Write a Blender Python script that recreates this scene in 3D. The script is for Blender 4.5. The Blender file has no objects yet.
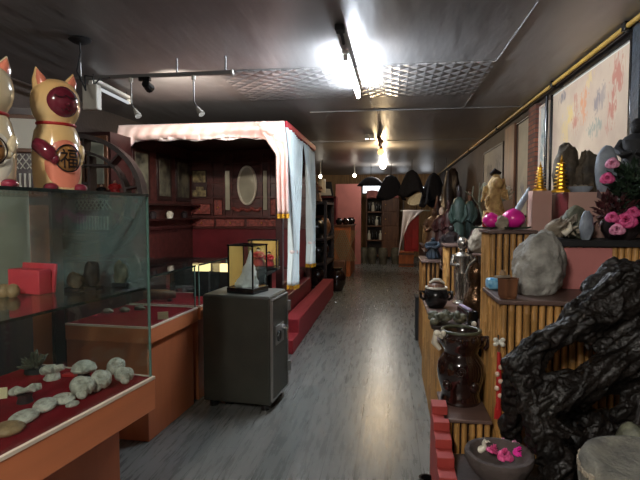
import bpy, bmesh, math, random
from mathutils import Vector, Matrix, noise
PI = math.pi
sc = bpy.context.scene
COL = sc.collection
random.seed(7)

# ------------------------------------------------------------------ camera
F = 500.0
YAW = math.atan(70 / math.sqrt(F * F + 28 * 28)); PITCH = math.atan(28 / F)
EYE = Vector((0, 0, 1.5))
FW = Vector((-math.sin(YAW) * math.cos(PITCH), math.cos(YAW) * math.cos(PITCH), -math.sin(PITCH)))
RT = Vector((math.cos(YAW), math.sin(YAW), 0))
UP = RT.cross(FW)
cd = bpy.data.cameras.new('camera'); cam = bpy.data.objects.new('camera', cd); COL.objects.link(cam)
cam.location = EYE
cam.rotation_euler = Matrix((RT, UP, -FW)).transposed().to_euler()
cd.sensor_width = 36; cd.lens = F / 640 * 36; cd.clip_start = 0.05; cd.clip_end = 100
sc.camera = cam


def _on(ax, v, px, py):
    d = FW + RT * ((px - 320) / F) + UP * ((240 - py) / F)
    return EYE + d * ((v - EYE[ax]) / d[ax])


def atY(px, py, y): return _on(1, y, px, py)
def atX(px, py, x): return _on(0, x, px, py)
def atZ(px, py, z): return _on(2, z, px, py)


def G(px, y, z):
    """point at distance y down the aisle and height z that shows in column px"""
    k = (px - 320) / F
    return Vector(((k * (y * FW.y + (z - 1.5) * FW.z) - y * RT.y) / (RT.x - k * FW.x), y, z))


def HZ(px, py, y): return atY(px, py, y).z


# ------------------------------------------------------------------ materials
def lin(c):
    return tuple(((v / 255) / 12.92 if v / 255 <= .04045 else ((v / 255 + .055) / 1.055) ** 2.4) for v in c)


def M(name, rgb, rough=.5, metal=0.0, var=.25, scale=6, stretch=(1, 1, 1), bump=0.0, bscale=30, spec=.5, rgb2=None, detail=4,
      emit=0, coat=0, trans=0, sheen=0):
    m = bpy.data.materials.new(name); m.use_nodes = True
    nt = m.node_tree; N = nt.nodes; L = nt.links
    p = N['Principled BSDF']
    a = lin(rgb); b = lin(rgb2) if rgb2 else tuple(v * (1 - var) for v in a)
    a2 = a if rgb2 else tuple(min(1, v * (1 + var)) for v in a)
    tc = N.new('ShaderNodeTexCoord'); mp = N.new('ShaderNodeMapping'); mp.inputs['Scale'].default_value = stretch
    L.new(tc.outputs['Object'], mp.inputs[0])
    ns = N.new('ShaderNodeTexNoise'); ns.inputs['Scale'].default_value = scale; ns.inputs['Detail'].default_value = detail
    L.new(mp.outputs[0], ns.inputs['Vector'])
    cr = N.new('ShaderNodeValToRGB'); cr.color_ramp.elements[0].position = .35; cr.color_ramp.elements[1].position = .65
    cr.color_ramp.elements[0].color = (*b, 1); cr.color_ramp.elements[1].color = (*a2, 1)
    L.new(ns.outputs[0], cr.inputs[0]); L.new(cr.outputs[0], p.inputs['Base Color'])
    p.inputs['Roughness'].default_value = rough; p.inputs['Metallic'].default_value = metal
    p.inputs['Specular IOR Level'].default_value = spec
    if coat: p.inputs['Coat Weight'].default_value = coat; p.inputs['Coat Roughness'].default_value = .05
    if sheen: p.inputs['Sheen Weight'].default_value = sheen
    if trans: p.inputs['Transmission Weight'].default_value = trans
    if emit:
        L.new(cr.outputs[0], p.inputs['Emission Color']); p.inputs['Emission Strength'].default_value = emit
    if bump:
        n2 = N.new('ShaderNodeTexNoise'); n2.inputs['Scale'].default_value = bscale; n2.inputs['Detail'].default_value = 5
        L.new(mp.outputs[0], n2.inputs['Vector'])
        bp = N.new('ShaderNodeBump'); bp.inputs['Strength'].default_value = bump; bp.inputs['Distance'].default_value = .02
        L.new(n2.outputs[0], bp.inputs['Height']); L.new(bp.outputs[0], p.inputs['Normal'])
    return m


def emission(name, rgb, strength):
    m = bpy.data.materials.new(name); m.use_nodes = True; nt = m.node_tree
    nt.nodes.remove(nt.nodes['Principled BSDF'])
    e = nt.nodes.new('ShaderNodeEmission'); e.inputs[0].default_value = (*lin(rgb), 1); e.inputs[1].default_value = strength
    nt.links.new(e.outputs[0], nt.nodes['Material Output'].inputs[0])
    return m


def glass(name, tint=(.95, .985, .975), dust_glare=.05, dcol=(120, 135, 132), ior=1.5):
    m = bpy.data.materials.new(name); m.use_nodes = True; nt = m.node_tree; N = nt.nodes; L = nt.links
    N.remove(N['Principled BSDF'])
    t = N.new('ShaderNodeBsdfTransparent'); t.inputs[0].default_value = (*tint, 1)
    d = N.new('ShaderNodeBsdfDiffuse'); d.inputs[0].default_value = (*lin(dcol), 1)
    g = N.new('ShaderNodeBsdfGlossy'); g.inputs['Roughness'].default_value = .03
    tl = N.new('ShaderNodeTexCoord'); ns = N.new('ShaderNodeTexNoise'); ns.inputs['Scale'].default_value = 3
    L.new(tl.outputs['Object'], ns.inputs['Vector'])
    mu = N.new('ShaderNodeMath'); mu.operation = 'MULTIPLY'; mu.inputs[1].default_value = dust_glare * 2
    L.new(ns.outputs[0], mu.inputs[0])
    m1 = N.new('ShaderNodeMixShader'); L.new(mu.outputs[0], m1.inputs[0]); L.new(t.outputs[0], m1.inputs[1]); L.new(d.outputs[0], m1.inputs[2])
    lw = N.new('ShaderNodeLayerWeight'); lw.inputs[0].default_value = .5
    pw = N.new('ShaderNodeMath'); pw.operation = 'POWER'; pw.inputs[1].default_value = 5; L.new(lw.outputs['Facing'], pw.inputs[0])
    fr = N.new('ShaderNodeMath'); fr.operation = 'MULTIPLY_ADD'; fr.inputs[1].default_value = .9; fr.inputs[2].default_value = .035; L.new(pw.outputs[0], fr.inputs[0])
    m2 = N.new('ShaderNodeMixShader'); L.new(fr.outputs[0], m2.inputs[0]); L.new(m1.outputs[0], m2.inputs[1]); L.new(g.outputs[0], m2.inputs[2])
    L.new(m2.outputs[0], N['Material Output'].inputs[0])
    return m


def floor_mat():
    m = M('floor_laminate', (84, 83, 80), rough=.38, var=.2, scale=3)
    nt = m.node_tree; N = nt.nodes; L = nt.links; p = N['Principled BSDF']
    tc = N.new('ShaderNodeTexCoord'); mp = N.new('ShaderNodeMapping'); mp.inputs['Rotation'].default_value = (0, 0, PI / 2)
    L.new(tc.outputs['Object'], mp.inputs[0])
    bk = N.new('ShaderNodeTexBrick'); bk.inputs['Scale'].default_value = 1
    bk.inputs['Brick Width'].default_value = 1.2; bk.inputs['Row Height'].default_value = .19; bk.inputs['Mortar Size'].default_value = .0022
    bk.inputs['Color1'].default_value = (*lin((106, 109, 106)), 1); bk.inputs['Color2'].default_value = (*lin((121, 121, 117)), 1)
    bk.inputs['Mortar'].default_value = (*lin((66, 66, 64)), 1); bk.inputs['Bias'].default_value = -.1
    L.new(mp.outputs[0], bk.inputs['Vector'])
    mp2 = N.new('ShaderNodeMapping'); mp2.inputs['Scale'].default_value = (14, 1.4, 1); L.new(tc.outputs['Object'], mp2.inputs[0])
    gr = N.new('ShaderNodeTexNoise'); gr.inputs['Scale'].default_value = 2.2; gr.inputs['Detail'].default_value = 7; gr.inputs['Roughness'].default_value = .65
    L.new(mp2.outputs[0], gr.inputs['Vector'])
    r1 = N.new('ShaderNodeValToRGB'); r1.color_ramp.elements[0].position = .3; r1.color_ramp.elements[1].position = .75
    r1.color_ramp.elements[0].color = (.66, .66, .66, 1); r1.color_ramp.elements[1].color = (1.15, 1.15, 1.13, 1)
    L.new(gr.outputs[0], r1.inputs[0])
    mx = N.new('ShaderNodeMixRGB'); mx.blend_type = 'MULTIPLY'; mx.inputs[0].default_value = 1
    L.new(bk.outputs[0], mx.inputs[1]); L.new(r1.outputs[0], mx.inputs[2])
    # worn pale scuffs
    sp = N.new('ShaderNodeTexNoise'); sp.inputs['Scale'].default_value = 16; sp.inputs['Detail'].default_value = 8; sp.inputs['Roughness'].default_value = .7; sp.inputs['Distortion'].default_value = 1.2
    L.new(tc.outputs['Object'], sp.inputs['Vector'])
    r2 = N.new('ShaderNodeValToRGB'); r2.color_ramp.elements[0].position = .61; r2.color_ramp.elements[1].position = .7
    L.new(sp.outputs[0], r2.inputs[0])
    m3 = N.new('ShaderNodeMixRGB'); L.new(r2.outputs[0], m3.inputs[0]); L.new(mx.outputs[0], m3.inputs[1]); m3.inputs[2].default_value = (*lin((148, 148, 144)), 1)
    L.new(m3.outputs[0], p.inputs['Base Color'])
    r3 = N.new('ShaderNodeMapRange'); r3.inputs['To Min'].default_value = .2; r3.inputs['To Max'].default_value = .36; p.inputs['Specular IOR Level'].default_value = .36
    L.new(gr.outputs[0], r3.inputs[0]); L.new(r3.outputs[0], p.inputs['Roughness'])
    bp = N.new('ShaderNodeBump'); bp.inputs['Strength'].default_value = .25; bp.inputs['Distance'].default_value = .004
    L.new(gr.outputs[0], bp.inputs['Height']); L.new(bp.outputs[0], p.inputs['Normal'])
    return m


def ceiling_mat(name, pattern):
    m = M(name, (160, 157, 155), rough=.4, metal=.5, var=.08, scale=1.2, spec=.6)
    nt = m.node_tree; N = nt.nodes; L = nt.links; p = N['Principled BSDF']
    tc = N.new('ShaderNodeTexCoord')
    bp = N.new('ShaderNodeBump')
    if pattern:
        sx = N.new('ShaderNodeSeparateXYZ'); L.new(tc.outputs['Object'], sx.inputs[0])

        def wave(kx, ky):
            a = N.new('ShaderNodeMath'); a.operation = 'MULTIPLY'; a.inputs[1].default_value = kx; L.new(sx.outputs[0], a.inputs[0])
            b = N.new('ShaderNodeMath'); b.operation = 'MULTIPLY_ADD'; b.inputs[1].default_value = ky; L.new(sx.outputs[1], b.inputs[0]); L.new(a.outputs[0], b.inputs[2])
            s = N.new('ShaderNodeMath'); s.operation = 'SINE'; L.new(b.outputs[0], s.inputs[0])
            q = N.new('ShaderNodeMath'); q.operation = 'ABSOLUTE'; L.new(s.outputs[0], q.inputs[0])
            return q
        w1 = wave(PI / .15, PI / .17); w2 = wave(PI / .15, -PI / .17)
        mn = N.new('ShaderNodeMath'); mn.operation = 'MINIMUM'; L.new(w1.outputs[0], mn.inputs[0]); L.new(w2.outputs[0], mn.inputs[1])
        L.new(mn.outputs[0], bp.inputs['Height'])
        bp.inputs['Strength'].default_value = 1; bp.inputs['Distance'].default_value = .008
        p.inputs['Roughness'].default_value = .3
    else:
        ns = N.new('ShaderNodeTexNoise'); ns.inputs['Scale'].default_value = 2.2; ns.inputs['Detail'].default_value = 3
        mp = N.new('ShaderNodeMapping'); mp.inputs['Scale'].default_value = (2.5, .5, 1); L.new(tc.outputs['Object'], mp.inputs[0]); L.new(mp.outputs[0], ns.inputs['Vector'])
        L.new(ns.outputs[0], bp.inputs['Height']); bp.inputs['Strength'].default_value = .35; bp.inputs['Distance'].default_value = .03
    L.new(bp.outputs[0], p.inputs['Normal'])
    return m


def brick_mat():
    m = M('small_bricks', (120, 70, 52), rough=.8)
    nt = m.node_tree; N = nt.nodes; L = nt.links; p = N['Principled BSDF']
    tc = N.new('ShaderNodeTexCoord'); sx = N.new('ShaderNodeSeparateXYZ'); cb = N.new('ShaderNodeCombineXYZ')
    L.new(tc.outputs['Object'], sx.inputs[0]); L.new(sx.outputs[1], cb.inputs[0]); L.new(sx.outputs[2], cb.inputs[1])
    bk = N.new('ShaderNodeTexBrick'); bk.inputs['Scale'].default_value = 1; bk.inputs['Brick Width'].default_value = .12; bk.inputs['Row Height'].default_value = .05; bk.inputs['Mortar Size'].default_value = .006
    bk.inputs['Color1'].default_value = (*lin((138, 80, 56)), 1); bk.inputs['Color2'].default_value = (*lin((96, 56, 44)), 1); bk.inputs['Mortar'].default_value = (*lin((70, 58, 50)), 1)
    L.new(cb.outputs[0], bk.inputs['Vector']); L.new(bk.outputs[0], p.inputs['Base Color'])
    return m


MT = dict(
    floor=floor_mat(), ceil=ceiling_mat('ceiling_panel_gloss', False), ceilpat=ceiling_mat('ceiling_panel_diamond', True), brick=brick_mat(),
    wall=M('dark_wall', (62, 50, 42), .7, var=.25, scale=2, bump=.2),
    plank=M('wall_planks', (150, 115, 72), .6, var=.3, scale=5, stretch=(6, 6, .4)),
    orange=M('orange_laminate', (204, 122, 80), .35, var=.08, scale=3, stretch=(1, .2, 3)),
    orange2=M('orange_veneer', (178, 102, 66), .4, var=.1, scale=3, stretch=(3, 3, .3)),
    white=M('white_edge', (225, 205, 185), .4, var=.05),
    felt=M('red_felt', (126, 14, 26), .95, var=.15, scale=60, bump=.2, bscale=200, spec=.1),
    glass=glass('case_glass', dust_glare=.02), glare_pane=glass('glare_haze_glass', dust_glare=.42, dcol=(126, 144, 144)), clear=glass('clear_glass', dust_glare=.015),  # upper end pane: reflected glare painted in as a grey-teal diffuse veil
    edge2=M('pale_glass_edge', (96, 128, 118), .2, var=.1), edge=M('glass_edge_green', (28, 42, 40), .2, var=.1),
    mirror=M('mirror_painted_reflection', (206, 200, 176), .12, metal=.35, var=.1),  # beige diffuse tone painted in for the mirrors' bright reflection
    pale=M('pale_backing', (158, 158, 138), .5, var=.12, scale=3),
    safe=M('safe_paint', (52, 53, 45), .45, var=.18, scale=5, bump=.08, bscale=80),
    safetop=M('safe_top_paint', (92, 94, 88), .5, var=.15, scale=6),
    black=M('black_lacquer', (18, 17, 17), .25, var=.2, coat=.3),
    blackm=M('black_matt', (24, 23, 24), .7, var=.2),
    chrome=M('chrome', (200, 200, 200), .15, metal=1, var=.05),
    silver=M('worn_silver', (190, 185, 175), .25, metal=.9, var=.15, scale=20, bump=.15),
    bronze=M('brown_bronze', (96, 70, 48), .22, metal=.7, var=.3, scale=10, bump=.2),
    gold=M('gilded', (200, 150, 40), .3, metal=.8, var=.2, scale=15),
    goldp=M('gold_paper', (206, 160, 84), .5, var=.12, scale=4),
    maroon=M('maroon_lacquer', (104, 30, 36), .35, var=.2, scale=4, stretch=(1, 1, 1)),
    bedwood=M('bed_redwood', (84, 42, 37), .38, var=.35, scale=5, stretch=(.6, 3, 3), bump=.15, bscale=25),
    bedcarve=M('carved_redwood', (142, 66, 56), .4, var=.4, scale=22, bump=.8, bscale=40),
    beddark=M('dark_redwood', (48, 22, 20), .35, var=.3, scale=6),
    redcloth=M('red_carpet', (132, 22, 30), .85, var=.12, scale=40, bump=.2, bscale=150),
    cloth=M('white_satin', (240, 226, 222), .45, var=.05, scale=3, sheen=.2),
    pinkcloth=M('pink_satin', (240, 192, 182), .45, var=.08, scale=2.2, rgb2=(246, 222, 214), sheen=.2),
    sheer=M('pale_blue_sheer', (226, 240, 240), .6, var=.05, scale=3, sheen=.2),
    fringe=M('yellow_fringe', (214, 160, 40), .7, var=.2, scale=60),
    redtrim=M('red_trim', (190, 50, 64), .6, var=.1),
    bamboo=M('bamboo', (178, 132, 74), .42, var=.35, scale=3.2, stretch=(9, 9, 1.1), bump=.1, bscale=40),
    bambood=M('bamboo_old', (140, 98, 50), .5, var=.4, scale=3.2, stretch=(9, 9, 1.1), bump=.15),
    board=M('mauve_brown_board', (96, 74, 66), .45, var=.2, scale=4, stretch=(.6, 4, 1)),
    darkwood=M('dark_wood', (44, 31, 25), .45, var=.35, scale=5, stretch=(1, 1, 6), bump=.15),
    midwood=M('brown_wood', (104, 66, 42), .5, var=.3, scale=5, stretch=(4, 4, .6), bump=.1),
    orangewood=M('orange_wood', (176, 96, 44), .45, var=.2, scale=4, stretch=(4, 4, .5)),
    pink=M('dusty_pink_board', (190, 118, 112), .75, var=.08, scale=3),
    pinkp=M('pale_pink_board', (196, 156, 142), .75, var=.08, scale=3),
    greyrock=M('grey_rock', (182, 179, 170), .85, rgb2=(116, 113, 106), scale=9, detail=10, bump=1, bscale=26),
    palerock=M('pale_rock', (168, 156, 136), .85, rgb2=(118, 106, 90), scale=12, detail=8, bump=.6, bscale=30),
    darkrock=M('brown_rock', (92, 80, 62), .7, rgb2=(52, 46, 38), scale=9, detail=8, bump=.8, bscale=24),
    bluerock=M('blue_grey_stone', (160, 168, 178), .5, rgb2=(116, 124, 134), scale=10, bump=.3),
    shell=M('fossil_shell', (226, 222, 206), .5, rgb2=(168, 164, 150), scale=34, detail=9, bump=.7, bscale=70),
    tan=M('tan_shell', (170, 140, 100), .5, rgb2=(130, 104, 74), scale=20, bump=.4, bscale=60),
    root=M('black_root', (15, 12, 10), .42, rgb2=(27, 22, 19), scale=14, detail=9, bump=.6, bscale=40, spec=.3),
    darkstone=M('dark_stone', (74, 63, 59), .8, var=.25, scale=10, bump=.3), stone=M('weathered_stone', (120, 116, 104), .85, rgb2=(84, 82, 74), scale=14, detail=8, bump=.5, bscale=60),
    glaze=M('dark_brown_glaze', (38, 20, 16), .1, var=.35, scale=5, coat=1, bump=.03),
    glazeg=M('olive_glaze', (70, 72, 52), .4, var=.3, scale=10, bump=.2),
    pale_glaze=M('cream_glaze', (222, 214, 194), .3, var=.1),
    catyel=M('cream_yellow_glaze', (246, 220, 166), .16, rgb2=(240, 194, 128), scale=3, coat=.8),
    catwhite=M('cream_white_glaze', (226, 208, 170), .16, var=.08, scale=3, coat=.8),
    catpurp=M('plum_glaze', (118, 34, 52), .12, var=.2, scale=3, coat=1),
    catpink=M('pink_glaze', (236, 140, 112), .2, var=.08, scale=4, coat=.6),
    plaque=M('brown_gold_glaze', (150, 106, 60), .25, var=.15, scale=8, coat=.6),
    ink=M('black_ink', (30, 18, 14), .4, var=.1),
    red=M('bright_red', (176, 34, 34), .5, var=.12), redbox=M('coral_red_box', (208, 62, 74), .5, var=.08),
    redbrick=M('brick_red_paint', (160, 56, 48), .6, var=.1, scale=5),
    magenta=M('magenta_plastic', (226, 34, 150), .3, var=.08, coat=.3),
    rose=M('rose_pink', (224, 96, 150), .6, rgb2=(196, 50, 110), scale=40), rosep=M('pale_rose', (226, 160, 186), .6, rgb2=(206, 112, 150), scale=40),
    leaf=M('dark_leaf', (34, 50, 34), .5, var=.4, scale=20), leafr=M('dark_red_leaf', (72, 34, 36), .5, var=.4, scale=20),
    straw=M('straw_root', (196, 164, 104), .7, rgb2=(140, 106, 62), scale=24, bump=.6),
    navy=M('navy_cloth', (22, 24, 38), .85, var=.2, scale=20), teal=M('dull_green_robe', (50, 68, 61), .5, var=.3, scale=12),
    darkfig=M('dark_carving', (42, 34, 34), .4, var=.4, scale=14, bump=.3), bluefig=M('dark_blue_carving', (38, 48, 58), .4, var=.4, scale=14, bump=.3),
    redfig=M('dark_red_carving', (64, 32, 31), .45, var=.4, scale=14, bump=.3), brownfig=M('brown_carving', (98, 66, 46), .45, var=.4, scale=14, bump=.3),
    wicker=M('wicker', (150, 134, 104), .7, var=.2, scale=50, bump=.4, bscale=90), cream=M('cream_card', (236, 216, 170), .6, var=.05),
    paper=M('picture_paper', (206, 186, 160), .7, rgb2=(180, 158, 134), scale=3, detail=6), papergrey=M('grey_picture_paper', (150, 148, 142), .6, rgb2=(104, 104, 104), scale=5),
    mount=M('white_mount', (214, 210, 196), .6, var=.05), yellow=M('yellow_pipe', (176, 140, 62), .4, var=.12), bluepack=M('blue_packet', (60, 140, 190), .4, rgb2=(150, 200, 220), scale=30),
    iceberg=M('white_coral', (236, 236, 232), .5, var=.04, scale=10, bump=.4, bscale=50), metalgrey=M('grey_metal', (150, 150, 148), .35, metal=.7, var=.08),
    casing=M('white_casing', (196, 192, 180), .5, var=.05), flesh=M('porcelain_face', (226, 196, 172), .5, var=.05), orangeg=M('orange_stroke', (206, 112, 60), .7, var=.2, scale=20),
    redst=M('red_stroke', (184, 84, 66), .7, var=.3, scale=20), greyst=M('grey_stroke', (104, 100, 108), .7, var=.3, scale=20), yelst=M('yellow_stroke', (214, 176, 84), .7, var=.2, scale=20),
    greenst=M('green_blue_stroke', (96, 130, 126), .7, var=.3, scale=20), lilac=M('lilac_paint', (176, 160, 186), .4, var=.1), dullgreen=M('grey_green_stone', (112, 112, 92), .6, rgb2=(70, 72, 60), scale=18, bump=.5),
    drum=M('grey_green_ceramic', (104, 100, 84), .45, rgb2=(74, 70, 60), scale=8),
    tube=emission('fluorescent_tube', (232, 242, 255), 205), tube2=emission('rear_fill_tube', (250, 246, 238), 500), bulbw=emission('white_bulb', (255, 244, 226), 8), bulba=emission('amber_bulb', (255, 176, 76), 3.2),
    tubedim=emission('dim_tube', (220, 224, 228), .4), daylight=emission('window_daylight', (235, 242, 250), 1.6), lampcream=emission('lit_paper', (255, 226, 160), .9),
)


# ------------------------------------------------------------------ mesh helpers
class B:
    def __init__(s): s.bm = bmesh.new()

    def _xf(s, vs, m):
        bmesh.ops.transform(s.bm, matrix=m, verts=vs)

    def box(s, c, d, rz=0, rx=0, ry=0):
        r = bmesh.ops.create_cube(s.bm, size=1)
        m = Matrix.Translation(c) @ Matrix.Rotation(rz, 4, 'Z') @ Matrix.Rotation(ry, 4, 'Y') @ Matrix.Rotation(rx, 4, 'X') @ Matrix.Diagonal((*d, 1))
        s._xf(r['verts'], m); return s

    def bb(s, x0, x1, y0, y1, z0, z1): return s.box(((x0 + x1) / 2, (y0 + y1) / 2, (z0 + z1) / 2), (abs(x1 - x0), abs(y1 - y0), abs(z1 - z0)))

    def tube(s, pts, r, n=10, cap=True):
        pts = [Vector(p) for p in pts]; k = len(pts)
        rs = r if isinstance(r, (list, tuple)) else [r] * k
        rings = []; up = None
        for i, p in enumerate(pts):
            t = (pts[min(i + 1, k - 1)] - pts[max(i - 1, 0)]).normalized()
            if up is None: up = Vector((0, 0, 1)) if abs(t.z) < .9 else Vector((1, 0, 0))
            a = t.cross(up)
            if a.length < 1e-5: a = t.cross(Vector((0, 1, 0)))
            a.normalize(); b = a.cross(t).normalized(); up = b
            rings.append([s.bm.verts.new(p + (a * math.cos(2 * PI * j / n) + b * math.sin(2 * PI * j / n)) * rs[i]) for j in range(n)])
        for i in range(k - 1):
            for j in range(n):
                s.bm.faces.new((rings[i][j], rings[i][(j + 1) % n], rings[i + 1][(j + 1) % n], rings[i + 1][j]))
        if cap:
            s.bm.faces.new(rings[0][::-1]); s.bm.faces.new(rings[-1])
        return s

    def cyl(s, p0, p1, r0, r1=None, n=16): return s.tube([p0, p1], [r0, r0 if r1 is None else r1], n)

    def lathe(s, prof, n=28, c=(0, 0, 0), sx=1, sy=1, jit=0):
        c = Vector(c); rings = []
        for i, (r, z) in enumerate(prof):
            if r < 1e-5: rings.append([s.bm.verts.new(c + Vector((0, 0, z)))])
            else:
                rings.append([s.bm.verts.new(c + Vector((r * sx * math.cos(2 * PI * j / n) * (1 + jit * noise.noise(Vector((math.cos(2 * PI * j / n) * 2, math.sin(2 * PI * j / n) * 2, z * 12)))),
                                                         r * sy * math.sin(2 * PI * j / n) * (1 + jit * noise.noise(Vector((math.cos(2 * PI * j / n) * 2, math.sin(2 * PI * j / n) * 2, z * 12)))), z))) for j in range(n)])
        for a, b in zip(rings, rings[1:]):
            if len(a) == 1 and len(b) == 1: continue
            for j in range(n):
                k = (j + 1) % n
                if len(a) == 1: s.bm.faces.new((a[0], b[k], b[j]))
                elif len(b) == 1: s.bm.faces.new((a[j], a[k], b[0]))
                else: s.bm.faces.new((a[j], a[k], b[k], b[j]))
        if len(rings[0]) > 1: s.bm.faces.new(rings[0][::-1])
        if len(rings[-1]) > 1: s.bm.faces.new(rings[-1])
        return s

    def ball(s, c, r, sub=2, rot=None):
        rr = (r, r, r) if not isinstance(r, (tuple, list)) else r
        v = bmesh.ops.create_icosphere(s.bm, subdivisions=sub, radius=1)['verts']
        m = Matrix.Translation(c) @ (rot.to_4x4() if rot else Matrix()) @ Matrix.Diagonal((*rr, 1))
        s._xf(v, m); return s

    def grid(s, fn, nu, nv, closed=False):
        vs = [[s.bm.verts.new(fn(i / nu, j / nv)) for j in range(nv + 1)] for i in range(nu + 1)]
        for i in range(nu):
            for j in range(nv):
                s.bm.faces.new((vs[i][j], vs[i + 1][j], vs[i + 1][j + 1], vs[i][j + 1]))
        return s

    def prism(s, pts, v):
        v = Vector(v); a = [s.bm.verts.new(Vector(p)) for p in pts]; b = [s.bm.verts.new(Vector(p) + v) for p in pts]
        n = len(pts); s.bm.faces.new(a[::-1]); s.bm.faces.new(b)
        for i in range(n): s.bm.faces.new((a[i], a[(i + 1) % n], b[(i + 1) % n], b[i]))
        return s

    def build(s, name, mat, parent=None, loc=None, rz=0, smooth=40, bevel=0, solid=0, label=None, kind=None):
        bmesh.ops.recalc_face_normals(s.bm, faces=s.bm.faces)
        me = bpy.data.meshes.new(name); s.bm.to_mesh(me); s.bm.free()
        me.materials.append(MT[mat] if isinstance(mat, str) else mat)
        if smooth:
            for p in me.polygons: p.use_smooth = True
            me.set_sharp_from_angle(angle=math.radians(smooth))
        o = bpy.data.objects.new(name, me); COL.objects.link(o)
        if parent: o.parent = parent
        if loc is not None: o.location = loc
        if rz: o.rotation_euler.z = rz
        if solid:
            k = o.modifiers.new('s', 'SOLIDIFY'); k.thickness = solid; k.offset = 0
        if bevel:
            k = o.modifiers.new('b', 'BEVEL'); k.width = bevel; k.segments = 2; k.limit_method = 'ANGLE'
        if label: o['label'] = label
        if kind: o['kind'] = kind
        return o


def tag(o, label, cat, group=None):
    o['label'] = label; o['category'] = cat
    if group: o['group'] = group
    return o


def thing(name, label, cat, loc=(0, 0, 0), rz=0, group=None):
    o = bpy.data.objects.new(name, None); COL.objects.link(o); o.empty_display_size = .1
    o.location = loc; o.rotation_euler.z = rz
    return tag(o, label, cat, group)


def struct(b, name, mat, **k): return b.build(name, mat, kind='structure', **k)


def dup(root, loc, rz, label):
    r = root.copy(); COL.objects.link(r); r.location = loc; r.rotation_euler.z = rz; r['label'] = label
    for ch in list(root.children):
        c = ch.copy(); COL.objects.link(c); c.parent = r
        for g in ch.children:
            d = g.copy(); COL.objects.link(d); d.parent = c
    return r


def rock_b(size, seed, sub=4, amp=.28, freq=1.6, shape=None):
    b = B(); v = bmesh.ops.create_icosphere(b.bm, subdivisions=sub, radius=1)['verts']
    off = Vector((seed * 3.7, seed * 1.3, seed * 2.1))
    for q in v:
        d = q.co.copy()
        n = noise.noise(d * freq + off) * amp + noise.noise(d * freq * 2.7 + off) * amp * .45 + noise.noise(d * freq * 7 + off) * amp * .15
        d = d * (1 + n)
        if shape: d = shape(d)
        q.co = Vector((d.x * size[0] / 2, d.y * size[1] / 2, max(d.z, -.82) * size[2] / 1.82 + size[2] * .45))
    return b


def rock(name, label, cat, loc, size, seed, mat, rz=0, group=None, **k):
    o = rock_b(size, seed, **k).build(name, mat, loc=loc, rz=rz, smooth=50)
    return tag(o, label, cat, group)


def figurine(name, label, loc, h, mat, headmat=None, rz=0, w=.36, cat='figurine', hat=None, base=None, slim=1):
    t = thing(name, label, cat, loc, rz)
    r = h * w / 2
    b = B().lathe([(0, 0.04 * h), (r * .95, .04 * h), (r * 1.0, .10 * h), (r * .8, .3 * h), (r * .72, .5 * h), (r * .78, .62 * h), (r * .82, .7 * h), (r * .6, .76 * h), (r * .25, .8 * h), (0, .82 * h)], 20, jit=.16)
    for s in (-1, 1):
        b.tube([(s * r * .7, 0, .7 * h), (s * r * .95, -r * .3, .58 * h), (s * r * .55, -r * .85, .5 * h), (s * r * .1, -r * .95, .53 * h)], [r * .25, r * .27, r * .24, r * .14], 8)
    for i in range(5):
        a = -PI / 2 + (i - 2) * .5
        b.tube([(math.cos(a) * r * .62, math.sin(a) * r * .62, .5 * h), (math.cos(a) * r * .93, math.sin(a) * r * .93, .08 * h)], [r * .06, r * .14], 6)
    b.build('robe', mat, t)
    hb = B().ball((0, -r * .08, .86 * h), (r * .3, r * .33, .085 * h), 3)
    hb.cyl((0, 0, .78 * h), (0, 0, .84 * h), r * .16)
    hb.ball((0, -r * .42, .855 * h), (r * .05, r * .07, .018 * h), 1)
    hb.build('head', headmat or mat, t)
    if hat: B().lathe([(r * .36, .89 * h), (r * .37, .93 * h), (r * .22, .97 * h), (r * .1, 1.0 * h), (0, 1.0 * h)], 16).build('hat', hat, t)
    B().lathe([(r * 1.05, 0), (r * 1.1, .015 * h), (r * 1.0, .04 * h), (0, .045 * h)], 20).build('plinth', base or 'black', t)
    return t


def pot(name, label, loc, prof, mat, cat='pot', n=28, group=None, **k):
    return tag(B().lathe(prof, n).build(name, mat, loc=loc, **k), label, cat, group)


def bamboo_row(p0, p1, z0, z1, r, seed=0):
    """upright poles side by side from p0 to p1"""
    b = B(); p0 = Vector(p0); p1 = Vector(p1); L = (p1 - p0).length; n = max(2, int(L / (2 * r * 1.04))); rnd = random.Random(seed)
    for i in range(n):
        c = p0.lerp(p1, (i + .5) / n); q = r * rnd.uniform(.86, 1.0); pts = []; rad = []
        z = z0; step = rnd.uniform(.22, .34); nz = z0 + rnd.uniform(.05, step)
        pts.append((c.x, c.y, z0)); rad.append(q)
        while nz < z1 - .03:
            for dz, f in ((-.008, 1), (-.003, 1.1), (.003, 1.1), (.008, .98)):
                pts.append((c.x, c.y, nz + dz)); rad.append(q * f)
            nz += step
        pts.append((c.x, c.y, z1 + rnd.uniform(-.006, 0))); rad.append(q)
        b.tube(pts, rad, 10)
    return b


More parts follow.
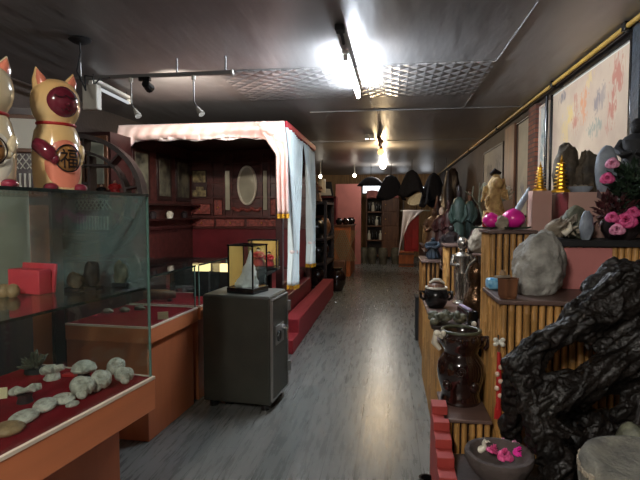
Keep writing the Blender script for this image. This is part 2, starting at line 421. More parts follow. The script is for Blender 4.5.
def bamboo_block(name, label, x0, x1, y0, y1, z1, z0=0, r=.017, top='board', front=True, left=True, mat='bamboo', th=.02, cat='stand', over=.012):
    t = thing(name, label, cat, ((x0 + x1) / 2, (y0 + y1) / 2, z0))
    cx, cy = (x0 + x1) / 2, (y0 + y1) / 2; hx, hy, h = (x1 - x0) / 2, (y1 - y0) / 2, z1 - z0
    lx = -hx + (2 * r if left else 0); fy = -hy + (2 * r if front else 0)
    B().bb(lx, hx, fy, hy, 0, h - th).build('carcass', 'darkwood', t)
    if front: bamboo_row((-hx, -hy + r, 0), (hx, -hy + r, 0), 0, h - th, r, 1).build('front_cladding', mat, t)
    if left: bamboo_row((-hx + r, fy, 0), (-hx + r, hy, 0), 0, h - th, r, 2).build('side_cladding', mat, t)
    B().bb(-hx - over, hx, -hy - over, hy, h - th, h).build('top_board', top, t, bevel=.004)
    return t


def text_mesh(body, size):
    c = bpy.data.curves.new('txt', 'FONT'); c.body = body; c.size = size; c.align_x = 'CENTER'; c.align_y = 'CENTER'
    c.extrude = 0
    o = bpy.data.objects.new('txt', c); COL.objects.link(o)
    dg = bpy.context.evaluated_depsgraph_get(); me = bpy.data.meshes.new_from_object(o.evaluated_get(dg))
    bpy.data.objects.remove(o); bpy.data.curves.remove(c)
    xs = [v.co.x for v in me.vertices]; ys = [v.co.y for v in me.vertices]
    ox, oy = (max(xs) + min(xs)) / 2, (max(ys) + min(ys)) / 2
    for v in me.vertices: v.co.x -= ox; v.co.y -= oy
    return me
# ================================================================== the setting
struct(B().bb(-3.6, 1.7, -2.2, 17.2, -.06, 0), 'floor', 'floor', smooth=0)
struct(B().bb(-3.6, 1.7, -2.2, 17.2, 2.75, 2.82), 'ceiling', 'ceil', smooth=0)
struct(B().bb(-1.55, .86, 4.36, 5.5, 2.738, 2.7495), 'trim_1', 'ceilpat', smooth=0, label='diamond embossed ceiling panel')
struct(B().bb(-1.0, 1.6, 6.26, 6.275, 2.742, 2.7495), 'trim_2', 'metalgrey', smooth=0, label='thin bright metal ceiling joint')
struct(B().bb(-3.5, 1.6, 8.9, 8.92, 2.743, 2.7495), 'trim_3', 'metalgrey', smooth=0)
struct(B().bb(.86, .868, 3.2, 6.25, 2.744, 2.7495), 'trim_4', 'ceil', smooth=0)
struct(B().bb(1.6, 1.7, -2.2, 17.2, 0, 2.75), 'wall_right', 'wall', smooth=0)
struct(B().bb(-3.6, -3.5, -2.2, 17.2, 0, 2.75), 'wall_left', 'wall', smooth=0)
struct(B().bb(-3.5, 1.6, -2.2, -2.1, 0, 2.75), 'wall_front', 'wall', smooth=0)
wb = B()
for i in range(26): wb.bb(-3.5 + i * .197, -3.5 + i * .197 + .192, 16.9, 17.0, 0, 2.75)
struct(wb, 'wall_back', 'plank', smooth=0)
struct(B().bb(1.535, 1.595, 5.69, 5.96, 0, 2.66), 'trim_5', 'brick', smooth=0, label='narrow strip of small reddish bricks')
struct(B().bb(1.55, 1.598, 2.4, 16.8, 2.69, 2.745), 'trim_6', 'darkwood', smooth=0)
for i, (xa, xb, ya, yb) in enumerate(((363, 383, 186, 193), (398, 406, 186, 193), (421, 430, 187, 200))):
    a = atY(xa, yb, 16.85); c = atY(xb, ya, 16.85)
    o = struct(B().bb(a.x - .04, c.x + .04, 16.87, 16.9, a.z - .04, c.z + .04), 'window_%d' % (i + 1), 'darkwood', smooth=0)
    B().bb(a.x, c.x, 16.855, 16.869, a.z, c.z).build('pane', 'daylight', o)

# ================================================================== lamps and ceiling fittings
def tube_lamp(name, label, p0, p1, tubemat, drop, power, group=None, w=.05):
    p0 = Vector(p0); p1 = Vector(p1); c = (p0 + p1) / 2; d = p1 - p0; L = d.length
    t = thing(name, label, 'lamp', c, math.atan2(d.y, d.x), group)
    B().box((0, 0, .035), (L, w * 1.0, .03)).build('housing', 'casing', t, bevel=.006)
    B().cyl((-L / 2 + .03, 0, -.02), (L / 2 - .03, 0, -.02), .015, n=12).build('tube', tubemat, t)
    for s in (-1, 1):
        B().box((s * (L / 2 - .02), 0, -.008), (.025, .035, .05)).build('socket', 'casing', t, bevel=.004)
        B().cyl((s * L * .42, 0, .05), (s * L * .42, 0, drop), .004, n=6).build('hanger', 'blackm', t)
    if False:
        ld = bpy.data.lights.new(name + '_glow', 'AREA'); ld.shape = 'RECTANGLE'; ld.size = L * .95; ld.size_y = .04; ld.energy = power; ld.color = (.93, .97, 1)
        lo = bpy.data.objects.new(name + '_glow', ld); COL.objects.link(lo); lo.parent = t; lo.location = (0, 0, -.045)
    return t


main = tube_lamp('fluorescent_lamp', 'bright white fluorescent tube hanging over the aisle', (-.338, 3.78, 2.66), (-.319, 5.06, 2.66), 'tube', .085, 46)
B().tube([(-.76, 0, .05), (-.84, .0, .07), (-.95, .01, .085)], .012, 8).build('cable', 'blackm', main)
B().box((-1.0, 0, .07), (.09, .06, .04)).build('junction_box', 'blackm', main, bevel=.006)
tube_lamp('fluorescent_lamp', 'unlit grey fluorescent batten on the ceiling beyond the cat figurine', (-2.66, 4.2, 2.66), (-2.72, 5.0, 2.66), 'tubedim', .085, 0)
tube_lamp('fluorescent_lamp', 'unseen fill tube lamp added behind the viewer over the glass cases', (-.7, -.25, 2.66), (-.7, -1.45, 2.66), 'tube2', .085, 13)  # out-of-view fill lamp, added to light the near things from the front

# track rail with spot lamps
ry = 3.95
rail = thing('lighting_track', 'thin white ceiling track running above the red canopy bed', 'track light', (-1.98, ry, 2.62))
B().box((0, 0, 0), (1.42, .035, .03)).build('rail', 'metalgrey', rail, bevel=.004)
for x in (-.6, .25, .66): B().cyl((x, 0, .012), (x, 0, .13), .008, n=8).build('bracket', 'metalgrey', rail)
B().box((.715, 0, 0), (.02, .04, .036)).build('end_cap', 'casing', rail, bevel=.004)
for px, lab in ((131, 'left swan-necked spot lamp on the ceiling track'), (193.5, 'swan-necked spot lamp nearest the free end of the ceiling track')):
    p = G(px, ry, 2.6)
    s = thing('spot_lamp', lab, 'lamp', p, 0, 'swan-necked spot lamps')
    B().cyl((0, 0, -.03), (0, 0, .008), .016, .02).build('mount', 'casing', s)
    B().tube([(0, 0, -.02), (.0, 0, -.12), (.004, -.01, -.2), (.03, -.02, -.245), (.045, -.03, -.26)], .006, 8).build('gooseneck', 'metalgrey', s)
    B().tube([(.035, -.02, -.25), (.055, -.035, -.28), (.085, -.05, -.315)], [.008, .02, .028], 14).build('lamp_shade', 'casing', s)
p = G(147, ry, 2.605)
s = thing('spot_lamp', 'small black square spotlight on the ceiling track', 'lamp', p)
B().box((-.02, 0, -.01), (.1, .035, .035)).build('adaptor', 'black', s, bevel=.004)
B().tube([(.01, 0, -.02), (.01, 0, -.06)], .008, 8).build('arm', 'black', s)
B().tube([(.01, .03, -.08), (.01, -.05, -.06)], [.04, .032], 16).build('head', 'black', s)
B().cyl((.01, .03, -.08), (.01, .0302, -.0798), .03).build('lens', 'bulbw', s)
ld = bpy.data.lights.new('spot_glow', 'SPOT'); ld.energy = 65; ld.spot_size = 2.0; ld.spot_blend = .6; ld.shadow_soft_size = .03; ld.color = (1, .9, .78)
lo = bpy.data.objects.new('spot_glow', ld); COL.objects.link(lo); lo.parent = s; lo.location = (.01, .05, -.08); lo.rotation_euler = Vector((.1, 1, -.22)).to_track_quat('-Z', 'Y').to_euler()
p = G(92, 3.75, 2.41)
s = thing('transformer_box', 'white box hanging below the ceiling track by a black cord', 'box', p)
B().box((0, 0, 0), (.13, .07, .2)).build('casing', 'casing', s, bevel=.012)
a = G(80, 3.4, 2.745) - p
B().tube([a, a + Vector((.0, 0, -.1)), a + Vector((-.05, .03, -.22)), a + Vector((-.03, .1, -.34)), (-.07, .02, .18), (.0, .02, .17), (.02, 0, .095)], .006, 8).build('cord', 'blackm', s)
B().lathe([(0, 0), (.07, 0), (.08, -.012), (.05, -.03), (0, -.03)], 20, c=a).build('ceiling_rose', 'blackm', s)
B().tube([(.02, 0, .095), (.03, .05, .15), (.05, .18, .2)], .006, 8).build('hanger', 'blackm', s)

for (px, py, y, mat, lab, r, e) in ((381, 152, 9.6, 'bulba', 'amber globe bulb hanging far down the aisle', .06, 26), (383, 166, 13.4, 'bulbw', 'white globe bulb hanging deepest in the aisle', .08, 20)):
    q = atY(px, py, y)
    s = thing('pendant_lamp', lab, 'lamp', q)
    B().ball((0, 0, 0), r, 3).build('bulb', mat, s)
    B().cyl((0, 0, r * .8), (0, 0, r * 1.8), r * .5, r * .35).build('socket', 'bronze', s)
    B().tube([(0, 0, r * 1.8), (.01, 0, (2.75 - q.z) * .6), (0, 0, 2.75 - q.z)], .008, 6).build('cord', 'darkwood', s)
    ld = bpy.data.lights.new('bulb_glow', 'POINT'); ld.energy = e; ld.shadow_soft_size = r * 1.05; ld.color = (1, .72, .4) if mat == 'bulba' else (1, .93, .82)
    lo = bpy.data.objects.new('bulb_glow', ld); COL.objects.link(lo); lo.parent = s; lo.location = (0, 0, -r * 1.6)
q = atY(380, 134, 8.4)
s = thing('hanging_ornament', 'twisted dark driftwood hanging from the ceiling before the amber bulb', 'ornament', q)
B().tube([(0, 0, 2.75 - q.z), (0, 0, .1)], .006, 6).build('cord', 'darkwood', s)
B().tube([(0, 0, .13), (.03, 0, .05), (-.02, .02, -.05), (.02, 0, -.13), (-.01, 0, -.2)], [.02, .05, .035, .05, .015], 10).build('driftwood', 'brownfig', s)
for px in (367, 372):
    q = G(px, 8.2, 2.71)
    s = thing('downlight', ('left' if px == 367 else 'right') + ' one of two tiny ceiling spots near the amber bulb', 'lamp', q, 0, 'tiny ceiling spots')
    B().cyl((0, 0, -.03), (0, 0, .04), .035, .028).build('can', 'casing', s)
    B().cyl((0, 0, -.032), (0, 0, -.03), .028).build('lens', 'bulbw', s)

# conduit along the right wall
cp = thing('conduit_pipe', 'yellow pipe running along the top of the right wall', 'pipe', (1.53, 9.4, 2.715))
B().cyl((0, -7.0, 0), (0, 7.3, 0), .018, n=12).build('tube', 'yellow', cp)
for y in (-5.8, -4.3, -1.8, .8): B().box((0, y, .0), (.05, .05, .06)).build('clamp', 'black', cp, bevel=.004)

# ================================================================== glass showcases
def showcase(name, label, corner, rz, W, L, ledge, top, shelf, inset, lh, endlight='mirror'):
    Rm = Matrix.Rotation(rz, 3, 'Z')
    o = Vector((*corner, 0)) - Rm @ Vector((W / 2, L / 2, 0))
    t = thing(name, label, 'display case', o, rz)
    x, y = W / 2, L / 2
    B().bb(-x, x - inset, -y + inset * .3, y - inset, 0, ledge - lh).build('body', 'orange2', t, bevel=.003)
    B().bb(-x, x, -y, y, ledge - lh, ledge - .012).build('ledge', 'orange', t, bevel=.003)
    b = B().bb(x - .012, x + .002, -y, y, ledge - .012, ledge); b.bb(-x, x - .012, y - .012, y + .002, ledge - .012, ledge); b.bb(-x, x - .012, -y - .002, -y + .012, ledge - .012, ledge)
    b.build('edging', 'white', t)
    B().bb(-x + .01, x - .014, -y + .014, y - .014, ledge - .01, ledge - .002).build('cloth_lining', 'felt', t)
    g = .006
    B().bb(x - .012 - g, x - .012, -y + .012, y - .012, ledge, top - .008).build('glass_front', 'glass', t, smooth=0)
    for s in (-1, 1):
        B().bb(-x + .02, x - .02, s * (y - .015) - g / 2, s * (y - .015) + g / 2, ledge, (shelf or top) - .008).build('glass_end', 'glass', t, smooth=0)
        if shelf: B().bb(-x + .02, x - .02, s * (y - .015) - g / 2, s * (y - .015) + g / 2, shelf - .0075, top - .008).build('upper_glass_end', 'glare_pane' if s > 0 else 'glass', t, smooth=0)
        B().bb(x - .019, x - .011, s * (y - .0115) - .004, s * (y - .0115) + .004, ledge, top - .008).build('corner_edge', 'edge2', t, smooth=0)
    B().bb(-x + .01, x - .01, -y + .01, y - .01, top - .008, top).build('glass_top', 'glass', t, smooth=0)
    B().bb(-x, -x + .012, -y + .012, y - .012, (shelf or ledge), top - .008).build('back_panel', endlight, t, smooth=0)
    if shelf: B().bb(-x, -x + .012, -y + .012, y - .012, ledge, shelf).build('lower_back_panel', 'blackm', t, smooth=0)
    B().bb(x - .012, x - .006, -y + .01, y - .01, top - .011, top + .001).build('edge_strip', 'edge', t, smooth=0)
    if shelf:
        B().bb(-x + .03, x - .03, -y + .03, y - .025, shelf - .008, shelf).build('glass_shelf', 'glass', t, smooth=0)
        B().bb(x - .03, x - .024, -y + .03, y - .025, shelf - .009, shelf + .001).build('shelf_edge', 'edge', t, smooth=0)
        for yy in (-.6 * y, .0, .9 * y): B().bb(-x + .012, -x + .06, yy - .008, yy + .008, shelf - .03, shelf - .009).build('bracket', 'chrome', t)
    return t


LZ = .758
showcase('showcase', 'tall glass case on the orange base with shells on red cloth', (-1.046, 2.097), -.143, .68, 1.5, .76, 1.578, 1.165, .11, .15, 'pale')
showcase('showcase', 'lower glass case on the orange base beside the grey safe', (-1.478, 3.69), -.06, .62, .7, .76, 1.088, None, .028, .11, 'beddark')
showcase('showcase', 'low glass case behind the grey safe before the red bed', (-1.44, 4.34), -.06, .62, .6, .76, 1.088, None, .028, .11, 'beddark')

# ---- fossils and shells on the red cloth
def spiral_shell(name, label, px, py, w, mat, kind, rz, group):
    p = atZ(px, py, LZ)
    R = w * (.64 if kind != 'nautilus' else .54); b = B(); turns = {'disc': 2.2, 'smooth': 1.2, 'nautilus': 1.5}[kind]; ribs = {'disc': 30, 'smooth': 8, 'nautilus': 22}[kind]
    hgt = {'disc': .34, 'smooth': .4, 'nautilus': .62}[kind]; dep = {'disc': .2, 'smooth': .06, 'nautilus': .3}[kind]

    def fn(u, v):
        th = 2 * PI * u; ph = v * PI; r = math.sin(ph); up = math.cos(ph)
        k = (math.sqrt(max(r, .02)) * turns - u) % 1.0
        g = dep * (math.sin(PI * k) ** .6 - .55) * min(1, r * 3) if up > -.2 else 0
        rb = .022 * math.sin(th * ribs) * min(1, r * 2)
        e = 1 + .16 * (1 - u) if kind == 'nautilus' else 1
        q = Vector((R * r * e * math.cos(th) * (1 + rb), .8 * R * r * e * math.sin(th) * (1 + rb), R * hgt * (max(up, -.45) + g * 1.6)))
        return q
    b.grid(fn, 96, 40); bmesh.ops.remove_doubles(b.bm, verts=b.bm.verts, dist=1e-5)
    if kind == 'nautilus': b.ball((R * .75, -R * .5, -.1 * R), (R * .5, R * .4, R * .32), 3)
    tilt = {'disc': .15, 'smooth': .1, 'nautilus': .38}[kind]
    bmesh.ops.transform(b.bm, matrix=Matrix.Rotation(tilt, 4, 'X') @ Matrix.Rotation(rz, 4, 'Z'), verts=b.bm.verts)
    mz = min(v.co.z for v in b.bm.verts)
    for v in b.bm.verts: v.co.z -= mz
    off = Vector((-p.x, p.y, 0)).normalized() * R * .5
    return tag(b.build(name, mat, loc=p + Vector((-.012, .02, 0)), smooth=60), label, 'fossil', group)


FG = 'fossil shells on the red cloth'
spiral_shell('fossil_shell', 'tan flat shell nearest the near end of the red cloth', 6, 436, .085, 'tan', 'smooth', .5, FG)
spiral_shell('fossil_shell', 'pale oval ammonite second from the near end of the red cloth', 23, 424, .082, 'shell', 'disc', 1.2, FG)
spiral_shell('fossil_shell', 'pale oval ammonite third from the near end of the red cloth', 44, 411, .08, 'shell', 'disc', 2.2, FG)
spiral_shell('fossil_shell', 'pale round shell with small lump in the middle of the row', 63, 404, .075, 'shell', 'disc', 3.0, FG)
spiral_shell('fossil_shell', 'small pale lump touching the middle shell of the row', 72, 408, .04, 'shell', 'smooth', 1.0, FG)
spiral_shell('fossil_shell', 'ridged nautilus fossil fifth along the red cloth', 82, 397, .095, 'shell', 'nautilus', -.5, FG)
spiral_shell('fossil_shell', 'ridged nautilus fossil sixth along the red cloth', 101, 390, .09, 'shell', 'nautilus', -.9, FG)
spiral_shell('fossil_shell', 'low round shell in front of the last shell in the row', 124, 383, .08, 'shell', 'nautilus', -.4, FG)
spiral_shell('fossil_shell', 'upright round shell at the far corner of the red cloth', 116, 375, .085, 'shell', 'nautilus', -1.4, FG)

p = atZ(84, 379, LZ)
s = thing('mushroom_fossil', 'grey domed fossil on a short dark stand in the case', 'fossil', p)
B().lathe([(0, 0), (.03, 0), (.024, .02), (.028, .04), (0, .04)], 16).build('stand', 'blackm', s)
B().lathe([(0, .035), (.045, .036), (.052, .046), (.045, .066), (.025, .08), (0, .084)], 24, jit=.12).build('cap', 'shell', s)
p = atZ(52, 379, LZ)
s = thing('pipe_fossil', 'grey hollow tube shaped fossil standing on the red cloth', 'fossil', p)
b = B().tube([(0, 0, .0), (.004, 0, .02), (-.004, 0, .036)], [.036, .03, .02], 14)
b.tube([(-.04, -.006, .035), (-.01, -.01, .045), (.02, -.012, .05)], [.018, .022, .021], 14); b.tube([(.02, 0, .045), (.05, .01, .055)], [.018, .013], 12)
b.build('tubes', 'shell', s)
B().cyl((-.041, -.0105, .0345), (-.0425, -.0107, .0345), .011).build('hole', 'blackm', s)
p = atZ(25, 402, LZ)
s = thing('bone_fossil', 'pair of grey spoon shaped bones on a dark stand', 'fossil', p)
B().lathe([(0, 0), (.03, 0), (.024, .02), (.03, .034), (0, .034)], 14).build('stand', 'blackm', s)
b = B().tube([(-.06, 0, .034), (-.035, 0, .042), (0, 0, .046), (.03, .01, .055), (.055, .02, .06)], [.014, .02, .009, .018, .012], 12)
b.tube([(-.02, -.02, .045), (.02, -.014, .055), (.05, -.01, .062)], [.012, .009, .015], 10)
b.build('bone', 'shell', s)
p = atZ(36, 372, LZ)
s = thing('coral_cluster', 'dark spiky coral cluster in the glass case', 'coral', p)
b = B(); rn = random.Random(3)
for i in range(34):
    a = rn.uniform(0, 2 * PI); e = rn.uniform(.1, 1.4); L = rn.uniform(.05, .085)
    d = Vector((math.cos(a) * math.cos(e), math.sin(a) * math.cos(e), math.sin(e)))
    b.tube([(0, 0, .02), d * L * .6 + Vector((0, 0, .02)), d * L + Vector((rn.uniform(-.01, .01), 0, .025))], [.012, .008, .003], 6)
b.build('branches', 'dullgreen', s)
B().lathe([(0, 0), (.05, 0), (.045, .02), (.02, .03), (0, .03)], 16).build('stand', 'blackm', s)
for i, (px, py, lab) in enumerate(((6, 370, 'small pale pebble left of the dark coral cluster'), (17, 366, 'small pale pebble just beside the dark coral cluster'))):
    rock('pebble', lab, 'pebble', atZ(px, py, LZ), (.035, .025, .018), i + 4, 'shell', sub=2, group='pebbles in the tall case')
p = atZ(3, 398, LZ); s = thing('name_card', 'small yellow folded card at the edge of the tall case', 'card', p, .5)
B().prism([(-.016, -.008, 0), (.016, -.008, 0), (.016, 0, .042), (-.016, 0, .042)], (0, .002, 0)).build('face', 'cream', s)
B().prism([(-.016, .012, 0), (.016, .012, 0), (.016, .002, .042), (-.016, .002, .042)], (0, .0015, 0)).build('back', 'cream', s)
p = atZ(70, 376, LZ); tag(B().box((0, 0, .006), (.06, .035, .012)).build('red_box', 'red', loc=p, bevel=.002), 'flat red box between the tube fossil and domed fossil', 'box')

# ---- on the glass shelf
SZ = 1.166
p = atZ(30, 293, SZ)
s = thing('gift_box', 'coral red open box standing on the glass shelf', 'box', p, -.2)
B().box((0, 0, .05), (.17, .06, .1)).build('box', 'redbox', s, bevel=.004)
B().box((.0, .045, .06), (.185, .012, .12), rx=-.12).build('lid', 'redbox', s, bevel=.003)
for i, (px, lab) in enumerate(((4, 'tan round seed in front of the coral red box'), (13, 'lighter round seed in front of the coral red box'))):
    tag(B().lathe([(0, 0), (.014, 0), (.024, .014), (.026, .03), (.018, .046), (.006, .052), (0, .052)], 16).build('round_seed', 'tan', loc=atZ(px, 297, SZ)), lab, 'seed', 'seeds on the glass shelf')
for i, (px, py, h, m, lab) in enumerate(((76, 291, .07, 'darkrock', 'dark lump of ore in the middle of the glass shelf'), (92, 290, .11, 'blackm', 'tall dark crystal in the middle of the glass shelf'), (122, 286, .1, 'dullgreen', 'rounded greyish geode near the far end of the glass shelf'), (134, 283, .12, 'palerock', 'pale crystal at the far end of the glass shelf'))):
    p = atZ(px, py, SZ)
    s = thing('mineral', lab, 'mineral', p)
    B().box((0, 0, .008), (.07, .06, .016)).build('stand', 'blackm', s, bevel=.003)
    rock_b((.07, .06, h), 11 + i, sub=3).build('crystal', m, s, loc=(0, 0, .012))

# ---- contents of the low cases
for i, (px, py, lab) in enumerate(((163, 319, 'cream name card in the lower glass case'),)):
    p = atZ(px, py, LZ); s = thing('name_card', lab, 'card', p, .4)
    B().prism([(-.035, -.01, 0), (.035, -.01, 0), (.035, 0, .05), (-.035, 0, .05)], (0, .002, 0)).build('face', 'cream', s)
    B().prism([(-.035, .014, 0), (.035, .014, 0), (.035, .002, .05), (-.035, .002, .05)], (0, .0015, 0)).build('back', 'cream', s)
p = atZ(160, 301, LZ)
s = thing('log_carving', 'dark brown log lying in the lower glass case', 'carving', p, .3)
B().tube([(-.13, 0, .05), (-.06, .01, .055), (.06, -.01, .055), (.13, 0, .05)], [.03, .045, .042, .03], 14).build('log', 'midwood', s)
for x in (-.08, .08): B().box((x, 0, .008), (.03, .08, .016)).build('foot', 'blackm', s)
for i, (px, py, lab) in enumerate(((108, 313, 'small pale stone at the far left in the lower case'), (125, 312, 'flat pale stone at the near end of the lower case'), (140, 310, 'small pale stone beside the flat stone in the lower case'))):
    rock('pale_stone', lab, 'stone', atZ(px, py, LZ), (.08, .05, .035), i + 8, 'palerock', sub=3, group='pale stones in the lower case')
for px, y, lab in ((202, 4.22, 'left cream lit paper box in the low case behind the safe'), (225, 4.2, 'right cream lit paper box behind the safe')):
    p = G(px, y, LZ)
    s = thing('paper_lantern', lab, 'lantern', (p.x, p.y, LZ), 0, 'cream paper boxes')
    B().box((0, 0, .11), (.14 if px < 210 else .07, .05, .22)).build('stand', 'blackm', s)
    B().box((0, 0, .255), (.15 if px < 210 else .075, .05, .07)).build('paper', 'lampcream', s, bevel=.004)

# ================================================================== lucky cat figurines
CATP = [(0, 0), (.098, 0), (.108, .02), (.113, .08), (.115, .15), (.11, .22), (.1, .265), (.088, .285), (.083, .298), (.09, .312), (.104, .335), (.112, .365), (.114, .395), (.108, .43), (.09, .462), (.06, .482), (.025, .491), (0, .492)]


def cr(z):
    for (r0, z0), (r1, z1) in zip(CATP[1:], CATP[2:]):
        if z0 <= z <= z1 + 1e-9: return r0 + (r1 - r0) * (z - z0) / max(1e-6, z1 - z0)
    return .01


def patch(th0, z0, rt, rz_, off, nb=10, na=36, flat=4):
    b = B()

    def fn(u, v):
        a = 2 * PI * u; z = z0 + v * rz_ * math.sin(a); th = th0 + v * rt / .11 * math.cos(a)
        r = cr(max(.003, min(.488, z))) - .004 + (off + .004) * (1 - v ** flat)
        return Vector((r * math.cos(th), r * math.sin(th), z))
    b.grid(fn, na, nb)
    bmesh.ops.remove_doubles(b.bm, verts=b.bm.verts, dist=1e-5)
    return b


def curve_on(pts, r, off):
    """pts: (x along the surface from the front, z)"""
    return [Vector(((cr(z) + off) * math.cos(-PI / 2 + x / .11), (cr(z) + off) * math.sin(-PI / 2 + x / .11), z)) for x, z in pts]


def lucky_cat(label, loc, rz, body, mask, char, sc_=1.0, sz=1.0):
    t = thing('lucky_cat', label, 'cat figurine', loc, rz, 'ceramic lucky cats'); t.scale = (sc_, sc_, sz)
    sm = []
    for i in range(len(CATP) - 1):
        (r0, z0), (r1, z1) = CATP[i], CATP[i + 1]; sm.append((r0, z0)); sm.append(((r0 + r1) / 2, (z0 + z1) / 2))
    sm.append(CATP[-1])
    o = B().lathe(sm, 48).build('body', body, t, smooth=80)
    for s in (-1, 1):
        e = B().tube([(s * .062, .01, .445), (s * .078, .0, .485), (s * .09, -.004, .53)], [.04, .03, .003], 14).build('ear', body, t)
        B().tube([(s * .066, -.018, .462), (s * .079, -.022, .488), (s * .0885, -.012, .521)], [.028, .02, .002], 12).build('inner_ear', 'catpink', e)
    B().tube([((cr(.297) + .003) * math.cos(a * PI / 20), (cr(.297) + .003) * math.sin(a * PI / 20), .297 + .004 * math.sin(a * PI / 20)) for a in range(41)], .007, 8, cap=False).build('collar', 'red', t)
    f = -PI / 2
    patch(f, .12, .11, .115, .0035, flat=8).build('belly_patch', 'catpink' if body == 'catyel' else 'pale_glaze', t, smooth=80)
    if mask: patch(f - .0, .385, .088, .07, .012).build('face_mask', mask, t, smooth=80)
    fo = .0145 if mask else .002
    for s in (-1, 1):
        B().tube(curve_on([(s * .024 + d, .398 - .010 * math.cos(d / .022 * PI / 2) + .01) for d in (-.022, -.014, -.005, .005, .014, .022)], 0, fo), .0028, 6).build('eye', 'ink', t)
    B().ball(curve_on([(0, .372)], 0, fo + .004)[0], (.014, .012, .009), 2).build('nose', 'catpurp', t)
    B().tube(curve_on([(-.022, .352), (-.012, .345), (0, .356), (.012, .345), (.022, .352)], 0, fo - .001), .0022, 6).build('mouth', 'ink', t)
    pl = patch(f + .02, .145, .058, .062, .018, flat=6).build('plaque', 'plaque', t, smooth=80)
    rim = [(.002 + .053 * math.cos(a * PI / 16), .145 + .057 * math.sin(a * PI / 16)) for a in range(33)]
    B().tube(curve_on(rim, 0, .0165), .003, 6, cap=False).build('rim', 'ink', pl)
    me = text_mesh(char, .088)
    bm = bmesh.new(); bm.from_mesh(me); bmesh.ops.subdivide_edges(bm, edges=[e for e in bm.edges if e.calc_length() > .02], cuts=2)
    bmesh.ops.triangulate(bm, faces=bm.faces)
    for v in bm.verts:
        z = .145 + v.co.y; th = f + .02 + v.co.x / .128; r = cr(z) + .0205
        v.co = Vector((r * math.cos(th), r * math.sin(th), z))
    bmesh.ops.solidify(bm, geom=bm.faces, thickness=.002)
    b = B(); b.bm.free(); b.bm = bm; b.build('character', 'ink', pl, smooth=0)
    b = B().tube(curve_on([(-.13, .2), (-.1, .185), (-.07, .16), (-.052, .138)], 0, .012), [.03, .036, .034, .022], 16); b.ball(curve_on([(-.052, .138)], 0, .014)[0], .022, 3)
    b.build('paw', 'catpurp', t, smooth=80)
    b = B().tube(curve_on([(.12, .2), (.1, .175), (.08, .15), (.066, .135)], 0, -.008), [.024, .027, .026, .02], 16); b.ball(curve_on([(.066, .135)], 0, .002)[0], .019, 3)
    b.build('paw', body, t, smooth=80)
    for s in (-1, 1): B().ball((s * .07, -.09, .02), (.034, .036, .022), 3).build('foot', 'catpurp', t)
    return t


CT = 1.579
p = G(58, 1.93, CT); lucky_cat('cream yellow lucky cat with plum face on the tall glass case', p, 1.02, 'catyel', 'catpurp', '福', .82, .95)
p = G(-14, 1.58, CT); lucky_cat('cream white lucky cat cut by the photo edge on the glass case', p, .85, 'catwhite', None, '財', .84, .89)
for i, (px, y) in enumerate(((8, 1.5),)):
    pass

# ================================================================== round shelf, cabinet behind the cats
p = G(86, 4.25, 0)
chest = thing('low_chest', 'dark low chest carrying the round moon shelf', 'chest', (p.x, p.y, 0), .25)
B().bb(-.6, .6, -.18, .18, .06, 1.06).build('body', 'beddark', chest, bevel=.006)
B().bb(-.57, .57, -.15, .17, 0, .06).build('plinth', 'blackm', chest)
for x in (-.3, .3):
    d = B().bb(x - .27, x + .27, -.195, -.18, .12, 1.0).build('door', 'darkwood', chest, bevel=.004)
    B().ball((x * .2, -.2, .55), .015, 2).build('knob', 'gold', d)
ms = thing('moon_shelf', 'round dark wooden curio shelf behind the tall glass case', 'shelf', (p.x, p.y, 1.06), .25)


def ring(r0, r1, y0, y1, n=64):
    b = B()
    prof = [(r0, y0), (r1, y0), (r1, y1), (r0, y1)]
    vs = [[b.bm.verts.new((r * math.cos(2 * PI * i / n), y, .57 + r * math.sin(2 * PI * i / n))) for r, y in prof] for i in range(n)]
    for i in range(n):
        for j in range(4): b.bm.faces.new((vs[i][j], vs[i][(j + 1) % 4], vs[(i + 1) % n][(j + 1) % 4], vs[(i + 1) % n][j]))
    return b


ring(.53, .57, -.11, .11).build('outer_ring', 'darkwood', ms)
ring(.405, .425, -.1, .1).build('inner_ring', 'darkwood', ms)
for i in range(10):
    a = i * PI / 5 + .2
    b = B(); b.box((.478 * math.cos(a), 0, .57 + .478 * math.sin(a)), (.11, .19, .016), ry=-a); b.build('divider', 'darkwood', ms)
for z, x0, x1 in ((.56, -.4, .4), (.7, -.38, .1), (.86, -.28, .28), (.24, -.25, .25)): B().bb(x0, x1, -.1, .1, z - .009, z + .009).build('board', 'darkwood', ms)
for x, z0, z1 in ((-.1, .25, .86), (.1, .56, .95)): B().bb(x - .009, x + .009, -.1, .1, z0, z1).build('upright', 'darkwood', ms)
B().bb(-.25, .25, -.13, .13, 0, .03).build('foot', 'darkwood', ms, bevel=.004)
rz_ = Matrix.Rotation(.25, 3, 'Z')
for i, (x, z, h, m, hm, lab) in enumerate(((.30, .5695, .17, 'red', 'flesh', 'pink and red figurine on the round moon shelf'), (.18, .5695, .13, 'black', 'flesh', 'black figurine left of the pink one on the round shelf'), (-.25, .5695, .12, 'brownfig', None, 'brown carving on the left of the round shelf'))):
    figurine('figurine', lab, Vector((p.x, p.y, 1.06 + z)) + rz_ @ Vector((x, 0, 0)), h, m, hm, .25, .6)
for i, (x, z) in enumerate(((.16, .709), (.2, .709), (.03, .868))):
    if i < 2: continue
cb = thing('curio_cabinet', 'carved brown cabinet with pale panels behind the cats', 'cabinet', (-3.02, 4.9, 0))
B().bb(-.28, .25, -.2, .2, 0, 2.3).build('carcass', 'beddark', cb)
for i in range(2):
    x = -.14 + i * .25
    d = B().bb(x - .115, x + .115, -.225, -.2, 1.72, 2.26).build('door', 'midwood', cb, bevel=.004)
    B().bb(x - .08, x + .08, -.229, -.224, 1.78, 2.2).build('panel', 'pale', d)
lt = B()
